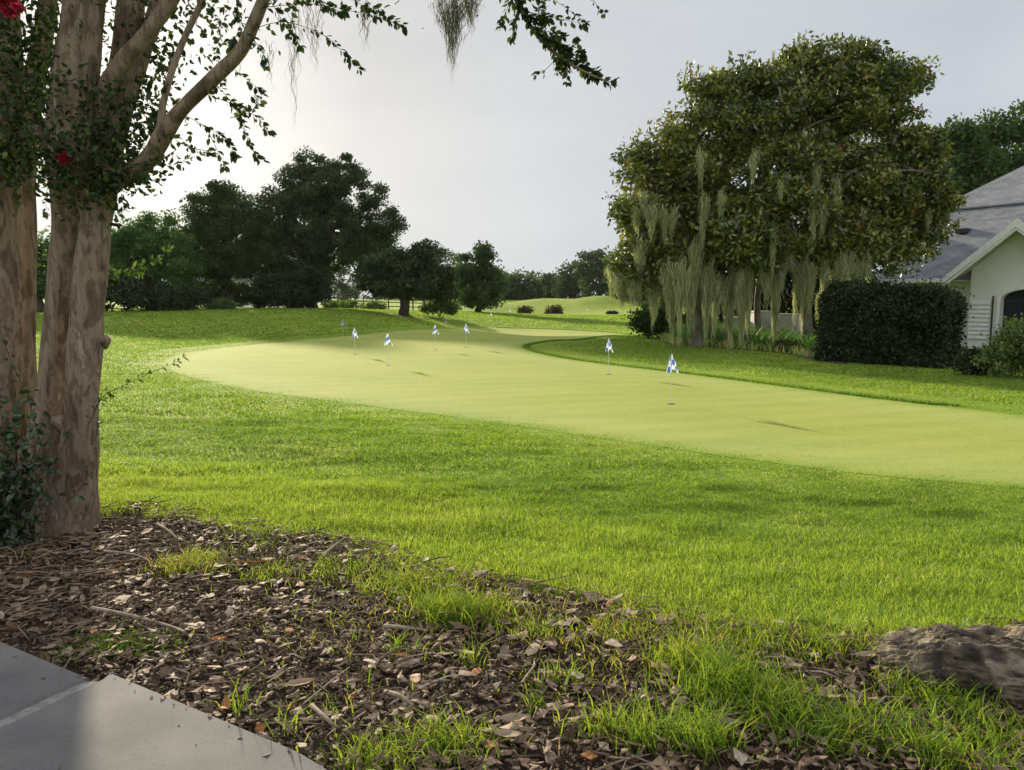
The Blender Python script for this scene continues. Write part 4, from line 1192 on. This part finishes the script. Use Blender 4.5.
# front wall with arched opening
cx, ow, zs, zsill = GW + .12, .80, 1.62, .55
ht_ = 1.62 + z0
arc = [(cx - ow * math.cos(a), ht_ + ow * .42 * math.sin(a)) for a in np.linspace(0, math.pi, 17)]
def wall_poly(g, pts2, v0, v1):
    n = len(pts2)
    v = np.array([(p[0], v0, p[1]) for p in pts2] + [(p[0], v1, p[1]) for p in pts2])
    g.add(HM(v), [np.arange(n), np.arange(n)[::-1] + n] + [np.array([i, n + i, n + (i + 1) % n, (i + 1) % n]) for i in range(n)])
LX, RX = .42, 2 * GW - .30
zt = lambda u: zE - .06 + GR * (u / GW if u < GW else (2 * GW - u) / GW)
wall_poly(g, [(LX, zg), (arc[0][0], zg), (arc[0][0], arc[0][1])] + arc[1:9] + [(GW, zt(GW)), (LX, zt(LX))], VW, VW + .25)
wall_poly(g, [(arc[-1][0], zg), (RX, zg), (RX, zt(RX)), (GW, zt(GW))] + arc[8:-1] + [arc[-1]], VW, VW + .25)
g.build('gable_wall', M_stucco, house)
g = Geo()
for (a0, a1, b0, b1, zz) in ((-2.2, LX, 1.15, 1.35, zE + .9), (RX, 9, 1.15, 1.35, zE + .9), (U0, U1, V0 + .05, V0 + .3, ZB - .03), (U0, U0 + .25, V0 + .3, V1, ZB - .03), (U1 - .25, U1, V0 + .3, V1, ZB - .03), (U0 + .25, U1 - .25, V1 - .25, V1, ZB - .03), (-2.2, -1.95, 1.35, V0 + .05, zE + .9)):
    box(g, (a0, b0, zg), (a1, b1, zz), HM)
g.build('wall', M_stucco, house)
# bargeboards: two boards a side, and soffits
def rake(g, s, off, w, v0, v1):
    d = np.array([GW, GR]) / math.hypot(GW, GR); nrm = np.array([-d[1], d[0]])
    a = np.array([0, zE + off]) - d * .12; b2 = np.array([GW, zE + GR + off])
    mir = lambda q: (q[0], q[1]) if s < 0 else (2 * GW - q[0], q[1])
    dz = np.array([0, -w / d[0]])
    pts2 = [mir(a), mir(b2), mir(b2 + dz), mir(a + dz * .8)]
    wall_poly(g, pts2, v0, v1)
g = Geo(); [rake(g, s, .045, .20, -.05, -.005) for s in (-1, 1)]; rake_o = g.build('bargeboard', M_trim, house)
g = Geo(); [rake(g, s, -.19, .09, -.025, .02) for s in (-1, 1)]; g.build('bargeboard', M_trim, house)
g = Geo(); [rake(g, s, -.075, .02, .022, VW - .003) for s in (-1, 1)]; g.build('soffit', M_soffit, house)
g = Geo(); box(g, (-2.6, -.03, zE - .17), (-.12, .0, zE - .03), HM); g.build('fascia', M_trim, house)
g = Geo(); box(g, (-2.55, .02, zE - .14), (LX - .01, 1.14, zE - .12), HM); g.build('soffit', M_soffit, house)
# arched window in its recess
g = Geo()
pts2 = [(arc[0][0] + .01, zg)] + [(cx - (ow - .01) * math.cos(a), ht_ + (ow - .01) * .42 * math.sin(a)) for a in np.linspace(0, math.pi, 17)] + [(arc[-1][0] - .01, zg)]
wall_poly(g, pts2, VW + .16, VW + .2)
win = g.build('arched_window', M_dark, house)
g = Geo()
inn = [(cx - ow, zg)] + arc + [(cx + ow, zg)]
outr = [(cx - ow - .11, zg)] + [(cx - (ow + .11) * math.cos(a), ht_ + (ow * .42 + .11) * math.sin(a)) for a in np.linspace(0, math.pi, 17)] + [(cx + ow + .11, zg)]
for i in range(len(inn) - 1):
    wall_poly(g, [inn[i], outr[i], outr[i + 1], inn[i + 1]], VW - .045, VW - .003)
g.build('frame', M_trim, win)
g = Geo()
for q in (-.27, .27): box(g, (cx + q - .02, VW + .13, zg), (cx + q + .02, VW + .157, ht_ + ow * .38), HM)
box(g, (cx - ow + .02, VW + .128, ht_ - .05), (cx + ow - .02, VW + .155, ht_ - .01), HM)
g.build('mullion', plain('navy mullion', (.02, .025, .05), .4), win)
# lap siding panel and downpipe by the gable corner
g = Geo()
for i in range(9):
    za = z0 + .35 + i * .14
    v = np.array([(.45, VW - .012, za + .135), (1.12, VW - .012, za + .135), (1.12, VW - .075, za), (.45, VW - .075, za), (.45, VW - .004, za + .135), (1.12, VW - .004, za + .135), (1.12, VW - .004, za), (.45, VW - .004, za)])
    g.add(HM(v), np.array([[0, 1, 2, 3], [3, 2, 6, 7], [0, 3, 7, 4], [1, 5, 6, 2], [0, 4, 5, 1]]))
g.build('lap_siding', M_trim, house)
g = Geo(); c = HM([(1.2, VW - .07, z0 - .1), (1.2, VW - .07, z0 + 1.75)]); tube(g, c, .028, 8); g.build('downpipe', M_pipe, house)
# roof vent
g = Geo(); vv = 1.9; zz = zE + PIT * vv
box(g, (-.75, vv - .22, zz - .05), (-.35, vv + .2, zz + .12), HM, bev=.02); g.build('roof_vent', M_pipe, house)
# small white dormer at the left end of the roof
g = Geo(); box(g, (-2.5, .9, zE + .55), (-1.6, 2.2, zE + 1.35), HM, bev=.01); dm = g.build('dormer', M_stucco, house)
g = Geo(); slab_poly(g, [(-2.65, .75, zE + 1.36), (-1.45, .75, zE + 1.36), (-1.45, 2.3, zE + 1.62), (-2.65, 2.3, zE + 1.62)], .06); g.build('dormer_roof', M_roof, dm)

# pale house glimpsed through the left trees
b = P(222, 306, 88); b[2] = h1(b[0], b[1])
h2 = empty('house', b, 'pale far house glimpsed through the gap in the left trees', 'house')
T = lambda v: np.asarray(v, float) + b
g = Geo(); box(g, (-5, 0, -.3), (4.5, 7, 2.9), T); g.build('wall', M_stucco, h2)
g = Geo(); v = np.array([(-5.5, -.5, 2.9), (5, -.5, 2.9), (5, 7.5, 2.9), (-5.5, 7.5, 2.9), (-5.5, 3.5, 4.6), (5, 3.5, 4.6)]); g.add(T(v), [np.array([[0, 1, 5, 4], [2, 3, 4, 5], [3, 2, 1, 0]]), np.array([[0, 4, 3], [1, 2, 5]])]); g.build('roof', M_roof, h2)
for xx in (-3.6, -1.2, 1.2, 3.2):
    g = Geo(); box(g, (xx - .5, -.03, 1.0), (xx + .5, -.003, 2.3), T); g.build('window', M_dark, h2)
# low rail fence behind the oak
M_fence = noise_mat('weathered fence wood', [(.3, (.07, .065, .055)), (.7, (.14, .13, .115))], 6, bump=.3)
fa, fb = P(325, 307, 74), P(425, 308, 78)
fr = empty('rail_fence', (fa[0], fa[1], h1(*fa[:2])), 'low weathered rail fence running behind the live oak and the spreading tree', 'fence')
g = Geo()
q = np.linspace(0, 1, 9)[:, None]; line = fa[:2] + (fb - fa)[:2] * q; lz = H(line[:, 0], line[:, 1])
for zz in (.35, .75, 1.1):
    tube(g, np.c_[line, lz + zz], .045, 6)
g.build('rail', M_fence, fr)
for (xx, yy), zz in zip(line, lz):
    g = Geo(); tube(g, [(xx, yy - .08, zz - .2), (xx, yy - .08, zz + 1.25)], .07, 7); g.build('post', M_fence, fr)

# ------------------------------------------------------------------ the pale multi-trunk tree in front
m, nt, out = mat('peeling crepe bark'); Lk = nt.links.new
tc = N(nt, 'ShaderNodeTexCoord'); mp = N(nt, 'ShaderNodeMapping'); mp.inputs['Scale'].default_value = (3.2, 3.2, 1.15)
Lk(tc.outputs['Object'], mp.inputs[0])
n1 = N(nt, 'ShaderNodeTexNoise'); n1.inputs['Scale'].default_value = 2.6; n1.inputs['Detail'].default_value = 7; n1.inputs['Roughness'].default_value = .66; n1.inputs['Distortion'].default_value = .35
Lk(mp.outputs[0], n1.inputs['Vector'])
c1 = ramp(nt, [(.28, (0.0821, 0.0599, 0.0452)), (.38, (0.1285, 0.0938, 0.0726)), (.46, (0.1566, 0.1130, 0.0869)), (.475, (0.2398, 0.1876, 0.1487)), (.56, (0.2549, 0.2023, 0.1618)), (.572, (0.1771, 0.1299, 0.1035)), (.64, (0.1933, 0.1458, 0.1142)), (.652, (0.3294, 0.2802, 0.2368)), (.72, (0.3542, 0.3074, 0.2654)), (.735, (0.2138, 0.1638, 0.1309))], n1.outputs['Fac'])
mp2 = N(nt, 'ShaderNodeMapping'); mp2.inputs['Scale'].default_value = (16, 16, 3.2); Lk(tc.outputs['Object'], mp2.inputs[0])
n2 = N(nt, 'ShaderNodeTexNoise'); n2.inputs['Scale'].default_value = 2.0; n2.inputs['Detail'].default_value = 9; n2.inputs['Roughness'].default_value = .65; Lk(mp2.outputs[0], n2.inputs['Vector'])
c2 = ramp(nt, [(.32, (.45, .41, .38)), (.47, (.92, .91, .9)), (.6, (1.05, 1.03, 1.0)), (.7, (1.4, 1.36, 1.3))], n2.outputs['Fac'])
mm = N(nt, 'ShaderNodeMix', data_type='RGBA', blend_type='MULTIPLY'); mm.inputs[0].default_value = 1
Lk(c1.outputs[0], mm.inputs[6]); Lk(c2.outputs[0], mm.inputs[7])
b = N(nt, 'ShaderNodeBsdfPrincipled'); b.inputs['Roughness'].default_value = .75; b.inputs['Specular IOR Level'].default_value = .25
Lk(mm.outputs[2], b.inputs['Base Color'])
bp = N(nt, 'ShaderNodeBump'); bp.inputs['Strength'].default_value = .7; bp.inputs['Distance'].default_value = .015
Lk(n1.outputs['Fac'], bp.inputs['Height'])
bp2 = N(nt, 'ShaderNodeBump'); bp2.inputs['Strength'].default_value = .35; bp2.inputs['Distance'].default_value = .006
Lk(n2.outputs['Fac'], bp2.inputs['Height']); Lk(bp.outputs[0], bp2.inputs['Normal']); Lk(bp2.outputs[0], b.inputs['Normal'])
Lk(b.outputs[0], out.inputs[0])
M_crepe = m
M_crepe_leaf = leaf_mat('crepe myrtle leaves', [(0, (.012, .025, .008)), (.45, (.028, .055, .014)), (.8, (.05, .085, .02)), (1, (.13, .17, .03))], trans=.16, gloss=.03, tcol=1.4)
M_petal = leaf_mat('crimson petals', [(0, (.22, .012, .045)), (1, (.42, .05, .10))], trans=.3, gloss=.02, tshift=(1, .5, .6))
M_twig = plain('dark twig', (.04, .03, .022), .8)
TD = 4.9
tb_ = G(66, 534)
TD = tb_[1]
myr = empty('crepe_myrtle', (tb_[0] - .15, tb_[1], tb_[2]), 'large pale-barked multi-trunk flowering tree in front at the left edge', 'tree')
S_ = TD / F


def trunk(name, pts, lump=.11, sides=32, k=7, parent=myr):
    """points are px, py, width in px, depth offset"""
    g = Geo()
    c = curve([np.append(P(q[0], q[1], TD + q[3]), q[2] * .47 * S_) for q in pts], k)
    tube(g, c[:, :3], c[:, 3], sides, .5, lump=lump)
    return g.build(name, M_crepe, parent, smooth_=True)


trunk('trunk', [(66, 548, 84, .04), (70, 525, 60, .02), (76, 490, 42, -.02), (80, 450, 36, -.04), (83, 400, 33, -.05), (87, 340, 35, -.05), (89, 280, 35, -.04), (94, 220, 34, -.02), (96, 190, 40, 0), (102, 165, 34, .03), (112, 120, 26, .1), (122, 70, 27, .15), (130, 20, 25, .2), (136, -60, 22, .3), (140, -160, 18, .3)])
trunk('trunk', [(34, 552, 78, -.02), (38, 520, 54, .0), (44, 470, 42, .02), (48, 420, 37, .04), (54, 370, 31, .06), (60, 310, 28, .06), (65, 255, 27, .04), (69, 210, 30, -.02), (72, 175, 42, -.08), (72, 120, 42, -.06), (76, 60, 42, -.05), (82, 0, 40, 0), (90, -90, 32, .05), (96, -190, 22, .05)])
trunk('trunk', [(-12, 556, 80, .12), (-10, 510, 56, .12), (-4, 450, 46, .12), (1, 390, 42, .1), (2, 330, 38, .1), (0, 260, 36, .12), (1, 200, 35, .12), (6, 140, 36, .12), (8, 80, 30, .14), (4, 0, 28, .2), (-10, -90, 24, .2), (-20, -190, 18, .2)])
trunk('trunk', [(22, 548, 50, .42), (22, 460, 32, .42), (24, 380, 24, .42), (26, 300, 20, .42), (27, 220, 19, .42), (27, 160, 20, .42), (32, 90, 22, .45), (46, 20, 20, .5), (54, -80, 16, .55)])
# limbs
trunk('limb', [(92, 192, 34, 0), (112, 178, 24, -.06), (132, 171, 19, -.12), (150, 155, 17, -.18), (163, 134, 17, -.22), (182, 109, 14, -.26), (212, 80, 13.5, -.3), (240, 52, 13, -.35), (254, 22, 12, -.4), (268, -10, 11, -.45), (300, -70, 9, -.6), (350, -140, 6, -.8)], k=8, sides=14)
trunk('limb', [(160, 134, 8, -.2), (163, 105, 6.5, -.18), (172, 70, 6, -.15), (186, 34, 6, -.1), (204, -4, 5.5, -.05), (222, -60, 4, 0)], sides=10)
trunk('limb', [(88, 150, 26, .02), (104, 92, 18, -.02), (122, 62, 17, -.04), (145, 35, 15, -.06), (170, 2, 14, -.06), (195, -50, 12, -.05), (215, -120, 9, 0)], sides=14)
trunk('limb', [(112, 150, 22, .12), (128, 92, 18, .16), (142, 50, 17, .2), (156, 10, 16, .22), (166, -60, 14, .3), (180, -150, 10, .4)], sides=14)
trunk('limb', [(30, 120, 14, -.05), (52, 150, 13, -.08), (66, 175, 14, -.1)], sides=10)
# overhead limb that droops back into view on the right
trunk('limb', [(268, -10, 10, -.45), (330, -120, 9, -.6), (420, -150, 8, -.75), (485, -80, 6, -.8), (508, -20, 5, -.85), (524, 16, 3.6, -.87), (545, 44, 3, -.88), (575, 67, 2.4, -.9), (606, 81, 1.4, -.92)], sides=8)
# bark knots
for px, py, r in ((101, 341, 6.5), (60, 424, 9)):
    g = Geo(); c = P(px, py, TD - .1)
    tube(g, [c + (-.03, .09, -.01), c + (-.01, .05, 0), c + (.004, .012, .003), c + (.006, .002, .004)], np.array([1.2, 1.0, .55, .15]) * r * S_, 12, .5, lump=.3)
    g.build('knot', M_crepe, myr, smooth_=True)


def sprigs(name, specs, parent, leaf_m, stem_m, size=.045, stem_r=.0022, mult=1.0):
    """each spec: path in px, number of leaves, depth offset; leaves alternate along a curved twig"""
    gl, gs = Geo(), Geo()
    for pts, n, dz in specs:
        n = int(n * mult)
        c = curve([P(q[0], q[1], TD + dz + (q[2] if len(q) > 2 else 0)) for q in pts], 6)
        tube(gs, c, np.linspace(stem_r, stem_r * .35, len(c)), 5, cap=False)
        t = np.sort(R.random(n)) ** .8 * (len(c) - 1.001)
        i = t.astype(int); f = (t - i)[:, None]
        pos = c[i] * (1 - f) + c[i + 1] * f
        tan = unit(c[i + 1] - c[i])
        sd = rnd_dir(n); sd = unit(sd - tan * (sd * tan).sum(1)[:, None])
        ax = unit(tan * .55 + sd * .8 + np.array([0, 0, -.35]))
        pos = pos + sd * .01 * R.random((n, 1))
        s = size * (.55 + .75 * R.random(n))
        leaves(gl, pos, ax, rnd_dir(n, .9), s, s * .62, np.clip(.45 + .28 * R.normal(size=n), 0, 1))
    lo = gl.build(name, leaf_m, parent)
    if stem_m is None: gs.build('twig', M_twig, lo)
    else: gs.build('branchwork', stem_m, parent)
    return lo


def cluster(specs, n_per, size, name, leaf_m=None):
    gl = Geo()
    for px, py, rx, ry, dz, rd, n in specs:
        c = P(px, py, TD + dz); n = int(n * n_per)
        pos = c + R.normal(size=(n, 3)) * np.array([rx * S_, rd, ry * S_]) * .55
        s = size * (.55 + .8 * R.random(n))
        leaves(gl, pos, rnd_dir(n, -.4), rnd_dir(n, .7), s, s * .62, np.clip(.42 + .28 * R.normal(size=n), 0, 1))
    return gl.build(name, leaf_m or M_crepe_leaf, myr)


sp = [([(250, 30), (285, 22), (325, 36), (345, 55), (360, 70)], 34, -.4), ([(260, 8), (310, 4), (365, 14), (406, 26)], 46, -.45), ([(225, 62), (245, 78), (263, 92)], 20, -.3), ([(212, 82), (228, 98), (242, 122), (250, 146), (262, 162)], 36, -.3),
      ([(178, 112), (205, 126), (226, 140), (236, 158)], 34, -.28), ([(165, 130), (185, 146), (214, 152)], 22, -.25), ([(200, 92), (232, 104), (258, 118), (268, 132)], 30, -.3), ([(150, 152), (166, 166), (190, 158), (214, 150)], 22, -.2),
      ([(104, 200), (118, 214), (131, 204)], 14, -.1), ([(100, 212), (112, 226), (124, 220)], 9, -.12), ([(204, 0), (220, 28), (216, 60), (224, 84)], 34, -.1), ([(236, 0), (240, 26), (230, 48)], 26, -.3), ([(246, 30), (262, 52), (266, 70)], 18, -.4),
      ([(186, 36), (174, 60), (150, 80), (140, 96)], 26, -.1), ([(150, 40), (165, 90), (150, 120)], 30, .05), ([(270, 0), (288, 30), (300, 46)], 26, -.5), ([(300, -10), (330, 8), (346, 12)], 26, -.5), ([(130, 130), (150, 128), (160, 112)], 24, -.1),
      ([(340, -20), (360, 4), (384, 10)], 22, -.5), ([(230, 118), (250, 112), (262, 94)], 16, -.35), ([(176, 150), (150, 168), (140, 182)], 14, -.2), ([(205, 125), (222, 160), (226, 172)], 10, -.3)]
sprigs('foliage', sp, myr, M_crepe_leaf, M_twig, .040, mult=1.7)
# the drooping spray at the top, finer leaves and seed heads
sp = []
main = [(508, -20), (524, 16), (545, 44), (575, 67), (606, 81)]
for _ in range(30):
    a = random.random() ** .8 * 3.6; i = int(a); f = a - i
    x0 = main[i][0] * (1 - f) + main[i + 1][0] * f; y0 = main[i][1] * (1 - f) + main[i + 1][1] * f
    L_ = random.uniform(14, 38) * (1.15 - a / 5); an = random.choice([random.gauss(.25, .5), random.gauss(-.35, .4), random.gauss(1.3, .4)])
    sp.append(([(x0, y0), (x0 + L_ * .5 * math.cos(an), y0 + L_ * .5 * math.sin(an) - 2), (x0 + L_ * math.cos(an), y0 + L_ * math.sin(an))], int(9 + L_ * .6), -.88))
sp += [([(508, -15), (524, 16), (545, 44)], 30, -.87), ([(545, 44), (575, 67), (606, 81), (614, 83)], 34, -.9), ([(520, 10), (555, 18), (586, 24)], 30, -.87), ([(580, -18), (596, 4), (605, 14)], 12, -.9), ([(560, 55), (545, 70), (535, 76)], 8, -.88), ([(505, -20), (540, -8), (572, 12), (588, 26)], 26, -.85)]
sprigs('foliage', sp, myr, M_crepe_leaf, M_twig, .031, .0018, mult=1.6)
cluster([(55, 112, 60, 50, -.1, .26, 420), (20, 110, 40, 62, .05, .25, 300), (98, 135, 50, 38, -.05, .24, 360), (130, 165, 30, 22, -.1, .2, 170), (50, 175, 40, 24, -.15, .15, 60), (90, 195, 34, 18, -.2, .1, 50), (35, 40, 44, 48, 0, .25, 380), (190, 10, 60, 30, .2, .35, 150), (150, 60, 40, 40, .35, .25, 110), (10, 165, 22, 22, -.05, .15, 110), (150, 110, 26, 40, .05, .2, 110), (130, 30, 40, 40, .4, .3, 120),
         (60, 160, 24, 22, -.22, .08, 120), (108, 182, 26, 10, -.14, .1, 90), (30, -40, 160, 40, 0, .5, 500), (240, -60, 120, 40, -.3, .5, 420), (430, -70, 90, 30, -.7, .5, 240)], 2.1, .042, 'foliage')
# crimson blossoms
for px, py, r in ((65, 158, 5.6), (10, 6, 9)):
    g = Geo(); c = P(px, py, TD - .28); n = 46
    d = rnd_dir(n); pos = c + d * r * S_ * .45
    leaves(g, pos, d + rnd_dir(n) * .5, rnd_dir(n), r * S_ * .95, r * S_ * .8, R.random(n), fold=.3)
    g.build('flower', M_petal, myr)
# suckers from the trunk
for spec, m_, sz in [(([(88, 425), (102, 398), (125, 385), (150, 373), (172, 364), (188, 355)], 44, -.25), M_bush, .03), (([(92, 420), (98, 405), (108, 392), (116, 402)], 22, -.25), M_bush, .03), (([(96, 462), (96, 435), (100, 420)], 18, -.25), M_bush, .03),
                     (([(98, 284), (115, 276), (135, 268), (150, 262), (170, 248)], 44, .1), M_bush, .04), (([(98, 270), (118, 268), (140, 272)], 30, .1), M_bush, .04), (([(40, 275), (42, 262), (40, 240), (47, 225)], 18, .3), M_bush, .035), (([(52, 175), (46, 195), (47, 215)], 8, -.1), M_crepe_leaf, .035)]:
    lo = sprigs('shoot_foliage', [spec], myr, m_, None, sz)
# hanging moss overhead
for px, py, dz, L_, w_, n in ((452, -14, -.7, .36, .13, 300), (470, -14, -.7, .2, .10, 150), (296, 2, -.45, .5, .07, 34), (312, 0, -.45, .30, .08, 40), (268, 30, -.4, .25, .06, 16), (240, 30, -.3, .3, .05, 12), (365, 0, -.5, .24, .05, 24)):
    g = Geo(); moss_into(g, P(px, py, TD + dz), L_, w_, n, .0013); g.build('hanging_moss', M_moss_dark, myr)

# vine at the foot of the trunks
vp = G(14, 532)
vine = empty('climbing_vine', vp + np.array([0, -.2, 0]), 'dark leafy vine climbing the foot of the pale trunks at the left edge', 'vine')
gl, gs = Geo(), Geo()
for _ in range(26):
    x0 = random.uniform(-30, 34); x1 = x0 + random.gauss(4, 12); y1 = random.uniform(385, 480)
    pts = [P(x0, 535, TD - .36), P((x0 + x1) / 2 + random.gauss(0, 6), (535 + y1) / 2, TD - .38 - .08 * random.random()), P(x1, y1, TD - .34 - .08 * random.random())]
    c = curve(pts, 6); tube(gs, c, np.linspace(.004, .0015, len(c)), 5, cap=False)
    n = int(20 + (535 - y1) * .26)
    k = R.integers(0, len(c), n)
    s = .048 * (.5 + .8 * R.random(n))
    leaves(gl, c[k] + R.normal(size=(n, 3)) * .035, rnd_dir(n, -.5), unit(rnd_dir(n, .5) + np.array([0, -.6, 0])), s, s * .68, np.clip(.4 + .27 * R.normal(size=n), 0, 1))
for pts, n in (([(50, 470), (40, 440), (30, 405), (28, 390)], 30), ([(60, 500), (52, 470), (66, 440), (68, 432)], 14), ([(70, 500), (85, 480), (88, 462)], 10), ([(30, 400), (15, 370), (5, 345)], 20)):
    c = curve([P(q[0], q[1], TD - .33) for q in pts], 6); tube(gs, c, .002, 5, cap=False)
    k = R.integers(0, len(c), n); s = .042 * (.5 + .8 * R.random(n))
    leaves(gl, c[k] + R.normal(size=(n, 3)) * .02, rnd_dir(n, -.3), unit(rnd_dir(n, .5) + np.array([0, -.6, 0])), s, s * .65, np.clip(.45 + .27 * R.normal(size=n), 0, 1))
gl.build('leaves', leaf_mat('vine foliage', [(0, (.012, .03, .012)), (.5, (.028, .06, .022)), (1, (.07, .13, .035))], trans=.22, gloss=.06), vine)
gs.build('stem', M_twig, vine)


# ------------------------------------------------------------------ the damp morning air
hz = bpy.data.meshes.new('haze')
bm = bmesh.new(); bmesh.ops.create_cube(bm, size=1)
for v in bm.verts: v.co = Vector((v.co.x * 1880, 445 + v.co.y * 1090, 20 + v.co.z * 46))
bm.to_mesh(hz); bm.free()
m, nt, out = mat('haze')
pv = N(nt, 'ShaderNodeVolumePrincipled'); pv.inputs['Density'].default_value = HAZE; pv.inputs['Color'].default_value = (.9, .92, .95, 1); pv.inputs['Anisotropy'].default_value = .3
nt.links.new(pv.outputs[0], out.inputs['Volume'])
hz.materials.append(m)
ho = bpy.data.objects.new('haze', hz); COL.objects.link(ho); tag(ho, kind='stuff')
scene.cycles.volume_bounces = 0
